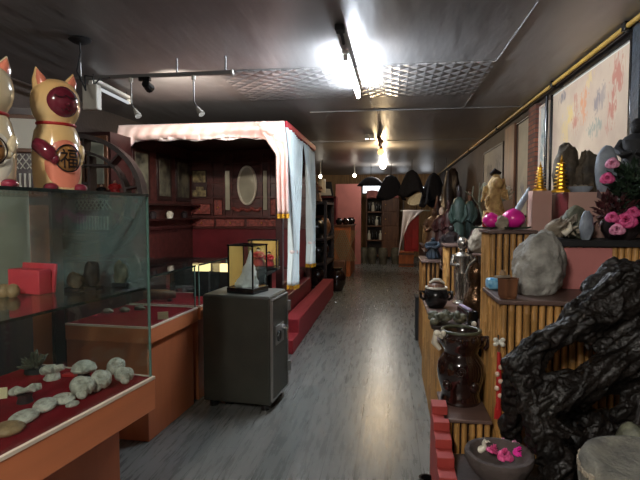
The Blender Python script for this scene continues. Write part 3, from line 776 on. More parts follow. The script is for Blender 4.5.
for i in range(11):
    lt.box((-.23 + i * .043, -.21, 1.6), (.006, .01, .2), ry=.6); lt.box((-.23 + i * .043, -.21, 1.6), (.006, .01, .2), ry=-.6)
lt.build('lattice', 'pale', cb)
sl = B()
for i in range(15): sl.bb(-.25 + i * .032, -.238 + i * .032, -.22, -.2, 1.32, 1.46)
sl.build('slat_panel', 'pale', cb)
B().bb(-.26, .23, -.215, -.2, .1, 1.25).build('lower_door', 'darkwood', cb, bevel=.004)
# second cabinet nearer the left edge
cb = thing('curio_cabinet', 'tall cabinet with pale glazed doors at the left photo edge', 'cabinet', (-2.95, 3.4, 0), .45)
B().bb(-.42, .42, -.2, .2, 0, 2.25).build('carcass', 'beddark', cb)
for i in range(3):
    x = -.27 + i * .27
    d = B().bb(x - .125, x + .125, -.225, -.2, 1.93, 2.2).build('door', 'midwood', cb, bevel=.004)
    B().bb(x - .095, x + .095, -.229, -.224, 1.96, 2.17).build('panel', 'mount', d)
lt = B()
for i in range(18):
    lt.box((-.38 + i * .043, -.21, 1.865), (.006, .01, .13), ry=.6); lt.box((-.38 + i * .043, -.21, 1.865), (.006, .01, .13), ry=-.6)
lt.build('lattice', 'mount', cb)
sl = B()
for i in range(26): sl.bb(-.4 + i * .031, -.388 + i * .031, -.22, -.2, 1.62, 1.78)
sl.build('slat_panel', 'mount', cb)
B().bb(-.4, .4, -.215, -.2, .1, 1.55).build('lower_door', 'orange2', cb, bevel=.004)
# ================================================================== canopy bed
BX0, BX1, BY0, BY1 = -3.16, -1.2, 5.52, 7.65
bed = thing('canopy_bed', 'carved dark red wooden alcove bed under white drapes', 'bed', ((BX0 + BX1) / 2, (BY0 + BY1) / 2, 0))
ox, oy = (BX0 + BX1) / 2, (BY0 + BY1) / 2


def bedbox(name, x0, x1, y0, y1, z0, z1, mat, parent=None, **k):
    return B().bb(x0 - ox, x1 - ox, y0 - oy, y1 - oy, z0, z1).build(name, mat, parent or bed, **k)


def onback(xa, ya, xb, yb, y=7.62):
    a = atY(xa, yb, y); c = atY(xb, ya, y); return a.x, c.x, a.z, c.z


bedbox('roof', BX0, BX1, BY0, BY1, 2.46, 2.5, 'beddark')
bedbox('back_panel', BX0, BX1, BY1 - .04, BY1, .3, 2.46, 'bedwood')
bedbox('side_panel', BX0, BX0 + .04, BY0, BY1 - .04, .3, 2.46, 'bedwood')
bedbox('platform', BX0, BX1, BY0, BY1, .22, .5, 'maroon', bevel=.01)
for x, y in ((BX0 + .04, BY0 + .04), (BX1 - .04, BY0 + .04), (BX1 - .04, BY1 - .05)): bedbox('post', x - .04, x + .04, y - .04, y + .04, 0, 2.46, 'beddark', bevel=.008)
bedbox('mattress', BX0 + .06, BX1 - .1, BY0 + .1, BY1 - .1, .5, .62, 'maroon', bevel=.03)
yb = BY1 - .04
x0, x1, z0, z1 = onback(188, 227, 290, 262); bedbox('lower_panel', BX0 + .05, BX1 - .08, yb - .02, yb, .65, 1.24, 'maroon', bevel=.005)
bedbox('moulding', BX0 + .05, BX1 - .08, yb - .05, yb, 1.235, 1.265, 'bedwood', bevel=.008)
for (xa, ya, xb_, yb2) in ((190, 219, 215, 226.5), (217, 219, 245, 226.5), (247.5, 219, 277, 226.5), (190, 204, 211, 214), (215, 200, 223, 215), (271, 199, 284, 215)):
    x0, x1, z0, z1 = onback(xa, ya, xb_, yb2)
    d = bedbox('drawer', x0, x1, yb - .03, yb, z0, z1, 'bedcarve', bevel=.006)
    c = Vector(((x0 + x1) / 2 - ox, yb - .037 - oy, (z0 + z1) / 2)); B().ball(c, .012, 2).build('knob', 'gold', d)
    bb = B(); cc = [(x0, z0), (x1, z0), (x1, z1), (x0, z1), (x0, z0), (x1, z0)]
    bb.tube([(a - ox, yb - .031 - oy, e) for a, e in cc], .007, 6)
    bb.build('beading', 'bedwood', d)
for (xa, xb_) in ((212, 214), (224, 226), (231.5, 233.5), (261, 263), (268.5, 271)):
    x0, x1, _, _ = onback(xa, 200, xb_, 210); bedbox('stile', x0, x1, yb - .035, yb, 1.38, 2.4, 'bedwood', bevel=.004)
for zz in (1.425, 1.73, 1.96, 2.28): bedbox('rail', BX0 + .05, BX1 - .08, yb - .03, yb, zz - .02, zz + .02, 'bedwood', bevel=.005)
for (xa, ya, xb_, yb2) in ((226.5, 171, 230.5, 210), (264, 171, 267.5, 210)):
    x0, x1, z0, z1 = onback(xa, ya, xb_, yb2); bedbox('mirror_strip', x0, x1, yb - .038, yb - .03, z0, z1, 'mirror')
# oval mirror
x0, x1, z0, z1 = onback(239, 166, 257.5, 205)
def oval(rx, rz, w, y0, y1, n=40):
    b = B(); vs = []
    for i in range(n):
        a = 2 * PI * i / n
        vs.append([b.bm.verts.new((k * rx_ * math.cos(a), y, rz_k * math.sin(a))) for k, rx_, rz_k, y in ((1, rx, rz, y0), (1, rx + w, rz + w, y0), (1, rx + w, rz + w, y1), (1, rx, rz, y1))])
    for i in range(n):
        for j in range(4): b.bm.faces.new((vs[i][j], vs[i][(j + 1) % 4], vs[(i + 1) % n][(j + 1) % 4], vs[(i + 1) % n][j]))
    return b
rx, rz_ = (x1 - x0) / 2 - .025, (z1 - z0) / 2 - .025
fr = oval(rx, rz_, .03, -.02, .02).build('mirror_frame', 'pale_glaze', bed, loc=((x0 + x1) / 2 - ox, yb - .045 - oy, (z0 + z1) / 2))
b = B(); n = 40
b.bm.faces.new([b.bm.verts.new((rx * math.cos(2 * PI * i / n), -.008, rz_ * math.sin(2 * PI * i / n))) for i in range(n)]); b.build('mirror_glass', 'mirror', fr, smooth=0)
bt = B().tube([((rx + .015) * math.cos(2 * PI * i / 144), -.022, (rz_ + .015) * math.sin(2 * PI * i / 144)) for i in range(145)], [.0085 + .0035 * math.cos(i * PI / 2) for i in range(145)], 6)
bt.build('beading', 'pale_glaze', fr)
# carved apron under mirror
cv = B(); x0, x1, z0, z1 = onback(233, 207, 262, 212)
for i in range(11): cv.ball((x0 + (x1 - x0) * (i + .5) / 11 - ox, yb - .03 - oy, (z0 + z1) / 2 + .015 * math.cos(i * 1.8)), (.035, .02, .028), 2)
cv.build('carving', 'bedcarve', bed)
# painted panels
x0, x1, z0, z1 = onback(193, 170, 207.5, 198)
pn = bedbox('picture_panel', x0, x1, yb - .034, yb - .02, z0, z1, 'beddark', bevel=.004)
cm = B()
for (u0, u1, v0, v1) in ((.08, .92, .55, .96), (.05, .95, .05, .28), (.3, .8, .28, .4)):
    cm.box((x0 + (x1 - x0) * (u0 + u1) / 2 - ox, yb - .037 - oy, z0 + (z1 - z0) * (v0 + v1) / 2), ((x1 - x0) * (u1 - u0), .006, (z1 - z0) * (v1 - v0)))
cm.build('painting', M('gilt_landscape', (168, 150, 104), .5, rgb2=(70, 56, 40), scale=14), pn, smooth=0)
# side panels
for (ya, yb2, m, name) in ((5.75, 6.2, 'M1', 'picture_panel'), (6.4, 6.85, 'M2', 'picture_panel'), (7.0, 7.5, 'M3', 'picture_panel')):
    pn = bedbox(name, BX0 + .04, BX0 + .055, ya, yb2, 1.66, 2.3, 'beddark', bevel=.004)
    bedbox('painting', BX0 + .055, BX0 + .06, ya + .06, yb2 - .06, 1.72, 2.24, M('panel_landscape', (128, 122, 100), .35, rgb2=(40, 34, 30), scale=6), pn)
for zz in (1.4, 1.6): bedbox('shelf_board', BX0 + .04, BX0 + .2, 5.7, 7.55, zz - .012, zz + .012, 'beddark')
bedbox('side_moulding', BX0 + .04, BX0 + .07, 5.6, 7.6, 1.26, 1.3, 'bedwood')
for i in range(3):
    y = 6.1 + i * .5
    tag(B().lathe([(0, 0), (.035, 0), (.045, .03), (.05, .07), (.03, .09), (.034, .1), (0, .1)], 16).build('cup', 'pale_glaze' if i % 2 else 'darkfig', loc=(BX0 + .13, y, 1.412)), ('pale' if i % 2 else 'dark') + ' cup ' + ('nearest the entrance' , 'in the middle', 'in the back corner')[i] + ' on the shelf inside the bed', 'cup', 'cups inside the bed')

# ---- drapes
def swagfn(xa, xb, y, ztop, dropf, amp=.05, pl=26):
    def fn(u, v):
        x = xa + (xb - xa) * u; d = dropf(u)
        yy = y - amp * math.sin(v * PI) * (.6 + .5 * math.sin(u * 9)) - .014 * math.sin(u * pl * PI + v * 3) * v - .02 * math.sin(v * 9 + 5 * u) * v
        return Vector((x, yy, ztop - d * v))
    return fn


val = thing('bed_valance', 'white and pink satin valance draped along the bed front', 'drape', (0, 0, 0))
def drop(u):
    s = abs(math.sin(u * PI * 3)); return .2 + .035 * s + (.14 * max(0, 1 - u / .07)) + .1 * max(0, (u - .86) / .14)
B().grid(swagfn(BX0 + .03, BX1 + .04, BY0 - .03, 2.505, lambda u: .16 + .02 * abs(math.sin(u * PI * 3)) + .2 * max(0, 1 - u / .1) ** .7 + .1 * max(0, (u - .85) / .15), .06), 120, 14).build('swag', 'pinkcloth', val, solid=.004, smooth=80)
B().grid(swagfn(BX0 + .12, BX1 - .05, BY0 - .01, 2.47, lambda u: .15 + .01 * math.sin(u * 30), .01, 40), 120, 8).build('lining', 'cloth', val, solid=.003, smooth=80)
def tail(u, v):
    # gathered at the corner, falls to the fringe
    w0, w1 = .34, .13
    k = min(1, v / .35); w = w0 + (w1 - w0) * k
    cx = (BX1 - .13) + .155 * k
    x = cx - w / 2 + w * u; z = 2.5 - (.16 + .86) * v
    z -= .08 * (1 - u) * (1 - v) * v
    return Vector((x, BY0 - .06 - .035 * math.sin(u * PI * 5) * (.35 + v * .65) - .05 * math.sin(v * PI), z))
B().grid(tail, 40, 30).build('tail', 'pinkcloth', val, solid=.004, smooth=80)
fg = B()
for i in range(34):
    u = i / 33; q = tail(u, 1); fg.tube([q, q + Vector((0, 0, -.05))], [.005, .004], 5)
fg.build('fringe', 'fringe', val)
rs = B()
for i in range(15):
    a = i / 14; rs.ball((BX1 - .2 + .2 * a, BY0 - .07 - .02 * math.sin(i), 2.44 - .12 * a * a + .02 * math.sin(i * 2.1)), (.07, .04, .045), 2)
rs.build('gather', 'pinkcloth', val)


def curtain(label, ya, yb_, yt, zt0, zt1, ztie, zbot, x, fr=True):
    t = thing('bed_curtain', label, 'curtain', (x, yt, 0), 0, 'sheer curtains on the aisle side of the bed')
    H = zt0 - zbot; vt = (zt0 - ztie) / H

    def fn(u, v):
        k = min(1, v / vt) ** .8; w = (yb_ - ya) * (1 - k) + .1 * k
        if v > vt: w = .1 + .12 * (v - vt) / (1 - vt)
        ce = (ya + yb_) / 2 * (1 - k) + yt * k
        y = ce - w / 2 + w * u; zt = zt0 + (zt1 - zt0) * u
        am = .022 + .03 * k if v < vt else .05
        return Vector((am * math.sin(u * PI * 14) + .015 * math.sin(u * 7 + v * 4), y - yt, zt + (zbot - zt) * v))
    B().grid(fn, 112, 40).build('cloth', 'sheer', t, solid=.003, smooth=80)
    B().lathe([(.055, -.02), (.062, 0), (.055, .02)], 20, c=(0, 0, ztie)).build('tie_back', 'cloth', t)
    b = B()
    for i in range(60):
        q = fn(i / 59, 1); b.tube([q, q + Vector((0, 0, -.05))], [.005, .004], 5)
    b.build('fringe', 'fringe', t)
    return t


XC = BX1 + .045
curtain('pale blue sheer curtain tied at the near aisle corner of the bed', 5.5, 6.62, 5.95, 2.44, 2.42, 1.02, .62, XC)
curtain('pale blue sheer curtain tied at the far aisle corner of the bed', 6.62, 7.62, 7.3, 2.42, 2.4, 1.05, .74, XC)
b = B().bb(XC - .02, XC + .02, 5.5, 7.66, 2.44, 2.51); tag(b.build('curtain_heading', 'redtrim', bevel=.01), 'red cloth band along the top of the aisle curtains', 'cloth band')

# red step along the bed
st = thing('step_platform', 'red carpeted two-tier step along the aisle side of bed', 'step', (-1.1, 7.0, 0))
B().bb(-.085, .1, -1.55, 1.9, .0, .3).build('upper_tread', 'redcloth', st, bevel=.012)
B().bb(-.085, .1, -1.9, -1.55, 0, .15).build('lower_tread', 'redcloth', st, bevel=.01)

# dark table before the bed with the doll case
tb = thing('low_table', 'long black table in front of the red bed', 'table', (-1.75, 5.12, 0))
B().bb(-.55, .52, -.2, .2, .85, .9).build('table_top', 'black', tb, bevel=.006)
B().bb(-.53, .48, -.18, -.15, .7, .85).build('apron', 'black', tb)
for x in (-.5, .45):
    for y in (-.15, .15): B().bb(x - .03, x + .03, y - .03, y + .03, 0, .85).build('leg', 'black', tb)
B().bb(-.5, .45, .12, .14, .05, .7).build('back_board', 'blackm', tb)


def vitrine(name, label, loc, rz, w, d, h, bh, backmat, left=True):
    t = thing(name, label, 'display box', loc, rz)
    B().bb(-w / 2 - .012, w / 2 + .012, -d / 2 - .012, d / 2 + .012, 0, bh).build('base', 'black', t, bevel=.005)
    f = .005
    for x in (-w / 2, w / 2):
        for y in (-d / 2, d / 2): B().box((x, y, bh + (h - bh) / 2), (f * 2, f * 2, h - bh)).build('post', 'black', t)
    b = B()
    for y in (-d / 2, d / 2): b.box((0, y, h), (w + .02, .012, .012))
    for x in (-w / 2, w / 2): b.box((x, 0, h), (.012, d + .02, .012))
    b.build('top_frame', 'black', t)
    B().box((0, 0, h - .003), (w - .01, d - .01, .004)).build('glass_top', 'clear', t, smooth=0)
    B().box((0, -d / 2, bh + (h - bh) / 2), (w - .012, .004, h - bh - .012)).build('glass_front', 'clear', t, smooth=0)
    B().box((w / 2, 0, bh + (h - bh) / 2), (.004, d - .012, h - bh - .012)).build('glass_side', 'clear', t, smooth=0)
    if left:
        B().box((-w / 2, 0, bh + (h - bh) / 2), (.005, d - .012, h - bh - .012)).build('side_board', backmat, t, smooth=0)
        B().box((0, d / 2, bh + (h - bh) / 2), (w - .012, .004, h - bh - .012)).build('glass_back', 'clear', t, smooth=0)
    else:
        B().box((0, d / 2, bh + (h - bh) / 2), (w - .012, .004, h - bh - .012)).build('back_board', backmat, t, smooth=0)
        B().box((-w / 2, 0, bh + (h - bh) / 2), (.004, d - .012, h - bh - .012)).build('glass_side', 'clear', t, smooth=0)
    return t


p = G(264, 5.08, .9)
vitrine('doll_case', 'gold backed glass case of red dolls on the black table', p, .05, .29, .16, .31, .03, 'goldp', False)
for dx, h, lab in ((-.06, .2, 'taller red robed doll in the gold backed case'), (.055, .16, 'shorter red robed doll in the gold backed case')):
    f = figurine('doll', lab, (p.x + dx, p.y, .931), h, 'red', 'flesh', .05, .62, 'doll', hat='black')

# ================================================================== safe
ang = -.088
Rm = Matrix.Rotation(ang, 3, 'Z'); so = Vector((-.875, 3.572, 0)) - Rm @ Vector((.27, -.212, 0))
sf = thing('safe', 'grey green steel safe standing at the aisle edge', 'safe', so, ang)
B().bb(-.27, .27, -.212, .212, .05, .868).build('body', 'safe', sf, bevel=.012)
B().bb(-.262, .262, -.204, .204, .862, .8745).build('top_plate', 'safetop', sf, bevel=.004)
dr = B().bb(.262, .284, -.185, .19, .09, .835).build('door', 'safe', sf, bevel=.006)
b = B().bb(.27, .288, -.2, -.188, .08, .845); b.bb(.27, .288, .193, .205, .08, .845); b.bb(.27, .288, -.2, .205, .838, .848); b.bb(.27, .288, -.2, .205, .077, .087)
b.build('door_frame', 'metalgrey', sf)
dp = B().box((.287, -.02, .56), (.008, .2, .15)).build('lock_plate', 'metalgrey', dr, bevel=.004)
B().cyl((.288, -.06, .55), (.3, -.06, .55), .045, .042, 28).build('dial', 'black', dr)
B().cyl((.288, .05, .59), (.33, .05, .59), .028, .024, 20).build('handle', 'chrome', dr)
B().tube([(.318, .05, .6), (.325, .05, .55), (.325, .05, .5)], .01, 10).build('lever', 'chrome', dr)
for z in (.24, .74): B().cyl((.292, .2, z - .04), (.292, .2, z + .04), .02, n=16).build('hinge', 'metalgrey', sf)
for x in (-.21, .21):
    for y in (-.15, .15): B().cyl((x, y, 0), (x, y, .052), .035, .03).build('foot', 'black', sf)
p = Rm @ Vector((.03, -.03, 0)) + so
vt = vitrine('sculpture_case', 'glass case with gold side holding white carving on safe', (p.x, p.y, .875), -.3, .22, .2, .37, .045, 'goldp', True)
b2 = B()
def ice(u, v):
    a = 2 * PI * u; wv = .05 + .95 * (1 - v) ** 1.25
    if v >= .999: wv = .004
    q = Vector((math.cos(a), math.sin(a), v * 3))
    nn = 1 + .3 * noise.noise(q * 1.6) + .22 * noise.noise(q * 4) + .08 * noise.noise(q * 11)
    return Vector((math.cos(a) * .094 * wv * nn + .022 * v, math.sin(a) * .06 * wv * nn, .285 * v))
b2.grid(ice, 60, 50); bmesh.ops.remove_doubles(b2.bm, verts=b2.bm.verts, dist=1e-5)
tag(b2.build('white_carving', 'iceberg', loc=(p.x + .0, p.y, .921), rz=.1, smooth=60), 'pointed white carving inside the glass case on the safe', 'carving')
# ================================================================== right side: stepped stands
def plain_stand(name, label, x0, x1, y0, y1, z1, body='darkwood', top='board', cat='stand'):
    t = thing(name, label, cat, ((x0 + x1) / 2, (y0 + y1) / 2, 0)); hx, hy = (x1 - x0) / 2, (y1 - y0) / 2
    B().bb(-hx + .012, hx - .012, -hy + .012, hy - .012, 0, z1 - .022).build('body', body, t)
    B().bb(-hx, hx, -hy, hy, z1 - .022, z1).build('top_board', top, t, bevel=.004)
    return t


plain_stand('display_plinth', 'low dark board plinth under the black root carving', .31, 1.58, 1.25, 2.5, .30, top='darkwood')
bamboo_block('bamboo_stand', 'low bamboo stand under the big dark brown jar', .295, .525, 2.6, 2.99, .435, th=.02)
bamboo_block('bamboo_stand', 'wide bamboo stand carrying the big grey rock', .54, 1.58, 2.52, 2.94, 1.072, th=.022)
bamboo_block('bamboo_stand', 'long bamboo fronted bench holding teapot and black box', .30, .575, 3.02, 4.66, .74)
bamboo_block('bamboo_stand', 'tall bamboo stand carrying the two pink peaches', .575, .838, 3.0, 3.3, 1.395, r=.016)
plain_stand('stand', 'tall dark stand behind the magenta peaches', .70, .83, 3.33, 3.93, 1.395)
plain_stand('bench', 'small dark bench in the gap beside the peach stand', .582, .69, 3.33, 3.93, .74)
up = bamboo_block('bamboo_stand', 'upper bamboo and pink stand behind the grey rock', .862, 1.58, 2.96, 3.62, 1.342, top='blackm', left=False, th=.035, over=.025)
a = atY(563, 260, 2.955); c = atY(612, 260, 2.955)
B().bb(a.x - 1.221, c.x - 1.221, -.335, -.331, 1.0, 1.3).build('pink_panel', 'pink', up)
plain_stand('bench', 'dark wooden bench behind the peach stand', .585, 1.58, 3.95, 4.66, .74)
plain_stand('bench', 'high dark bench under the pale rock', .74, 1.58, 4.68, 5.5, 1.12)
bamboo_block('bamboo_stand', 'narrow pale bamboo stand behind the silver figurine', .515, .71, 4.72, 5.05, 1.195, r=.02)
bamboo_block('bamboo_stand', 'old bamboo stand under the dark blue seated figurine', .335, .51, 5.2, 5.8, 1.0, mat='bambood')
plain_stand('bench', 'long dark bench full of carvings along the right wall', .56, 1.58, 5.85, 9.2, .85)
plain_stand('bench', 'far dark bench along the right wall', .75, 1.58, 9.3, 13.2, .7)
plain_stand('box', 'narrow dark box on the floor at the aisle edge', .295, .37, 5.86, 6.1, .52, 'blackm', 'blackm', 'box')
# pedestals on the upper stand
pa = thing('pedestal', 'pale pink pedestal under the left gold pagoda', 'pedestal', (1.0, 3.56, 1.342))
B().bb(-.062, .062, -.06, .05, 0, .3).build('box', 'pinkp', pa, bevel=.003)
pb = thing('pedestal', 'pale pink pedestal with maroon side under the dark rocks', 'pedestal', (1.33, 3.44, 1.342))
B().bb(-.24, .25, -.17, .17, 0, .28).build('box', 'pinkp', pb, bevel=.003)
B().bb(-.246, -.2405, -.165, .168, .003, .277).build('side_panel', 'maroon', pb)
PT = 1.6225

def pagoda(label, loc, h):
    t = thing('pagoda', label, 'pagoda', loc, 0, 'gold pagodas')
    n = 7; b = B(); r = B()
    for i in range(n):
        z = .1 * h + i * h * .1; w = h * (.2 - .016 * i)
        b.cyl((0, 0, z), (0, 0, z + h * .1), w * .62, w * .56, 8)
        r.tube([(0, 0, z + .062 * h), (0, 0, z + .075 * h), (0, 0, z + .1 * h)], [w * 1.05, w, w * .55], 8)
    b.build('tower', 'gold', t, smooth=20); r.build('roof_tier', 'gold', t, smooth=20)
    B().tube([(0, 0, .8 * h), (0, 0, .86 * h), (0, 0, .88 * h), (0, 0, h)], [.03 * h, .045 * h, .02 * h, .004 * h], 10).build('spire', 'gold', t)
    B().tube([(0, 0, 0), (0, 0, .04 * h), (0, 0, .1 * h)], [.24 * h, .24 * h, .17 * h], 8).build('base', 'gold', t, smooth=20)


q = G(540, 3.55, 1.642); pagoda('left gold pagoda on the narrow pale pink pedestal', q, .2)
q = G(557.5, 3.33, PT); pagoda('right gold pagoda beside the dark round rock', (q.x + .02, q.y, PT), .235)
q = G(566, 3.5, PT); rock('dark_rock', 'dark round rock behind the right gold pagoda', 'rock', q, (.17, .15, .32), 21, 'darkrock', amp=.22)
q = G(587, 3.45, PT); rock('dark_rock', 'dark craggy rock right of the round rock', 'rock', q, (.145, .11, .26), 27, 'darkrock', amp=.35, freq=2)
q = G(606, 3.36, PT); rock('oval_stone', 'upright blue grey oval stone left of black statue', 'stone', q, (.14, .07, .29), 31, 'bluerock', amp=.08)
q = G(580, 3.31, PT)
s = thing('stone_dish', 'pale oval dish of small white stones before the rocks', 'dish', (q.x, q.y, PT))
B().lathe([(0, 0), (.05, 0), (.07, .02), (.075, .035), (.066, .035), (.05, .014), (0, .012)], 24, sy=.6).build('dish', 'bluerock', s)
for i, (dx, dy, lab) in enumerate(((-.03, 0, 'first'), (.0, -.01, 'middle'), (.03, .01, 'right'))):
    rock('white_stone', ('leftmost', 'middle', 'rightmost')[i] + ' small white stone in the pale oval dish', 'stone', (q.x + dx, q.y + dy, PT + .014), (.036, .032, .034), 40 + i, 'palerock', sub=2, group='white stones in the dish')
q = G(634, 3.4, PT); figurine('statue', 'black hooded statue before the large painting', (q.x, q.y, PT), .46, 'blackm', None, -.5, .44, 'statue', hat='blackm')

# tier two
q = G(557, 3.06, 1.343)
s = thing('conch_shell', 'spiny brown conch shell on the upper stand', 'shell', q, .3)
b = B().tube([(-.08, 0, .035), (-.05, 0, .05), (0, 0, .062), (.05, .0, .075), (.075, 0, .09), (.09, 0, .1)], [.012, .038, .056, .05, .028, .004], 18)
rn = random.Random(5)
for i in range(16):
    a = i * 2.2; x = -.03 + .009 * i
    b.tube([(x, -.045 * abs(math.cos(a)) - .01, .065 + .035 * math.sin(a)), (x + .01, -.075 * abs(math.cos(a)) - .01, .068 + .07 * math.sin(a) + .01)], [.012, .003], 6)
b.build('shell', 'palerock', s, smooth=60)
rk = B().tube([(.0, -.055, .03), (.03, -.07, .06), (.035, -.065, .1)], [.02, .016, .004], 8); rk.build('lip', 'pale_glaze', s)
q = G(575, 3.17, 1.343); rock('pyramid_rock', 'grey brown pyramid rock behind the conch shell', 'rock', q, (.19, .14, .2), 33, 'dullgreen', amp=.1, shape=lambda d: Vector((d.x * (1 - .42 * d.z), d.y * (1 - .42 * d.z), d.z)))
q = G(586, 3.0, 1.343); rock('standing_stone', 'pale blue leaning stone left of the rose arrangement', 'stone', q, (.08, .06, .17), 35, 'bluerock', amp=.15, rz=.4)
# flower arrangement
q = G(620, 3.08, 1.343)
fl = thing('flower_arrangement', 'dark leafy arrangement with pink roses on the upper stand', 'flowers', q)
B().lathe([(0, 0), (.07, 0), (.1, .05), (.095, .11), (.08, .12), (0, .12)], 20).build('pot', 'darkfig', fl)


def leaves(b, rn, c, rx, ry, rz, n, L):
    for i in range(n):
        d = Vector((rn.gauss(0, 1), rn.gauss(0, 1), rn.gauss(0, 1))).normalized() * rn.uniform(.3, 1)
        p = Vector(c) + Vector((d.x * rx, d.y * ry, d.z * rz)); t = (d + Vector((rn.uniform(-.5, .5), rn.uniform(-.5, .5), rn.uniform(-.2, .6)))).normalized()
        s_ = t.cross(Vector((rn.uniform(-1, 1), rn.uniform(-1, 1), 1))).normalized(); l = L * rn.uniform(.6, 1.2); w = l * .3; nn = t.cross(s_) * l * .12
        pts = [p, p + t * l * .35 + s_ * w + nn, p + t * l, p + t * l * .35 - s_ * w + nn]
        vs = [b.bm.verts.new(v) for v in pts]; m_ = b.bm.verts.new(p + t * l * .5 - nn)
        b.bm.faces.new((vs[0], vs[1], m_)); b.bm.faces.new((vs[1], vs[2], m_)); b.bm.faces.new((vs[2], vs[3], m_)); b.bm.faces.new((vs[3], vs[0], m_))


rn = random.Random(9)
b = B(); leaves(b, rn, (.07, .0, .26), .14, .09, .17, 380, .065); b.build('foliage', 'leaf', fl, smooth=0, kind='stuff')
b = B(); leaves(b, rn, (-.03, -.04, .15), .13, .05, .1, 130, .06); b.build('red_foliage', 'leafr', fl, smooth=0, kind='stuff')
b = B()
for i in range(9): b.tube([(0, 0, .08), (rn.uniform(-.1, .15), rn.uniform(-.05, .05), rn.uniform(.2, .4)), (rn.uniform(-.1, .2), rn.uniform(-.06, .06), rn.uniform(.3, .4))], .004, 5)
b.build('stems', 'darkfig', fl)


def rose_b(r, seed=0, n=14):
    b = B(); rn = random.Random(seed)
    for i in range(n):
        k = (i + 1) / n; a = i * 2.4; el = 1.25 - 1.05 * k
        def fn(u, v, k=k, a=a, el=el):
            th = a + (u - .5) * (2.2 - .5 * k); e = el * (1 - v) + (el - .35) * v
            rr = r * (.16 + .84 * k) * (.35 + .65 * v) * (1 - .18 * abs(u - .5) * 2 * v)
            return Vector((rr * math.cos(th) * math.cos(e), rr * math.sin(th) * math.cos(e), r * .9 * (math.sin(e) * (.2 + .8 * v)) * (1.1 - .3 * k) - (r * .12 * v * v * k)))
        b.grid(fn, 6, 4)
    return b


def rose(px, py, y, r, mat, parent, base, lab=None):
    p = atY(px, py, y) - Vector(base)
    o = rose_b(r, int(px)).build('rose', mat, parent, loc=p, smooth=60)
    d = (EYE - Vector(base) - p).normalized() + Vector((0, 0, .35)); o.rotation_euler = d.to_track_quat('Z', 'Y').to_euler()
    o.modifiers.new('s', 'SOLIDIFY').thickness = .002
    return o


for px, py, r, m in ((626, 220, .062, 'rose'), (612, 217, .04, 'rose'), (617, 229, .045, 'rosep'), (633, 212, .04, 'rose'), (607, 178, .042, 'rose'), (612, 163, .04, 'rosep')):
    rose(px, py, 2.93, r, m, fl, q)

# ---- the big rock and its neighbours on the wide bamboo stand
q = G(538, 2.74, 1.073)
def bigshape(d):
    h = (d.z + 1) / 2
    return Vector((d.x * (1.05 - .32 * h) + .16 * (h - .4) , d.y, d.z * (1 + .0)))
rock('grey_rock', 'big grey rounded rock on the wide bamboo stand', 'rock', q, (.295, .2, .345), 3, 'greyrock', sub=5, amp=.2, freq=1.3, shape=bigshape)
q = G(508, 2.57, 1.073)
s = thing('pen_pot', 'small brown wooden pot in front of the grey rock', 'pot', q, .2)
B().lathe([(0, 0), (.04, 0), (.05, .02), (.054, .09), (.056, .1), (.048, .1), (.045, .03), (0, .025)], 6).build('pot', 'midwood', s, smooth=0)
B().box((-.03, 0, .108), (.08, .012, .012), rz=.1).build('stick', 'palerock', s); B().ball((-.025, .01, .122), (.016, .014, .018), 2).build('bead', 'tan', s)
q = G(487, 2.86, 1.073)
s = thing('tissue_packet', 'blue and white packet on the bamboo stand corner', 'packet', (q.x + .04, q.y, q.z), .1)
B().box((0, 0, .032), (.085, .08, .06)).build('packet', 'bluepack', s, bevel=.014)
q = G(496.5, 2.72, 1.073); tag(B().box((0, 0, .035), (.022, .04, .07)).build('yellow_box', 'goldp', loc=(q.x + .03, q.y, q.z), bevel=.003), 'small yellow box between the blue packet and brown pot', 'box')

# ---- peaches, dragon root, tusk
for px, sz, lab, grp in ((491.5, .062, 'left magenta peach on the tall bamboo stand', 0), (513, .079, 'right larger magenta peach on the tall bamboo stand', 0)):
    q = G(px, 3.13 if px < 500 else 3.1, 1.396)
    s = thing('peach', lab, 'peach', (q.x, q.y, 1.396), 0, 'magenta peaches')
    v = B().lathe([(0, .012), (sz * .45, .014), (sz * .8, .012 + sz * .4), (sz * .86, .012 + sz * .7), (sz * .72, .012 + sz * 1.05), (sz * .4, .012 + sz * 1.3), (sz * .12, .012 + sz * 1.42), (0, .012 + sz * 1.46)], 28)
    v.build('fruit', 'magenta', s, smooth=80)
    lf = B()
    for i in range(5):
        a = i * 1.256 + .3
        lf.prism([(0, 0, .002), (.06 * math.cos(a - .35), .06 * math.sin(a - .35), .004), (.115 * math.cos(a), .115 * math.sin(a), .01), (.06 * math.cos(a + .35), .06 * math.sin(a + .35), .004)], (0, 0, .008))
    lf.build('leaves', 'leaf', s)
q = G(502, 3.05, 1.396); rock('pale_stone', 'pale stone between the two magenta peaches', 'stone', (q.x, q.y, 1.396), (.075, .05, .085), 51, 'palerock')
q = G(494, 3.6, 1.396)
s = thing('root_figurine', 'straw coloured root figurine behind the magenta peaches', 'figurine', (q.x, q.y, 1.396))
b = B().tube([(0, 0, 0), (.01, 0, .1), (-.01, 0, .2), (.0, 0, .3), (.01, 0, .36)], [.07, .06, .055, .045, .02], 12)
rn = random.Random(12)
for i in range(26):
    a = rn.uniform(0, 2 * PI); z = rn.uniform(.03, .32); L = rn.uniform(.04, .08)
    b.tube([(.03 * math.cos(a), .03 * math.sin(a), z), ((.03 + L * .6) * math.cos(a), (.03 + L * .6) * math.sin(a), z + L * .1), ((.035 + L * .8) * math.cos(a), (.035 + L * .8) * math.sin(a), z - L * .7)], [.022, .016, .004], 6)
b.build('body', 'straw', s)
B().ball((.01, -.035, .3), (.035, .035, .045), 2).build('face', 'straw', s)
B().tube([(-.03, 0, .36), (.0, 0, .385), (.04, 0, .37)], [.012, .022, .01], 8).build('cap', 'black', s)
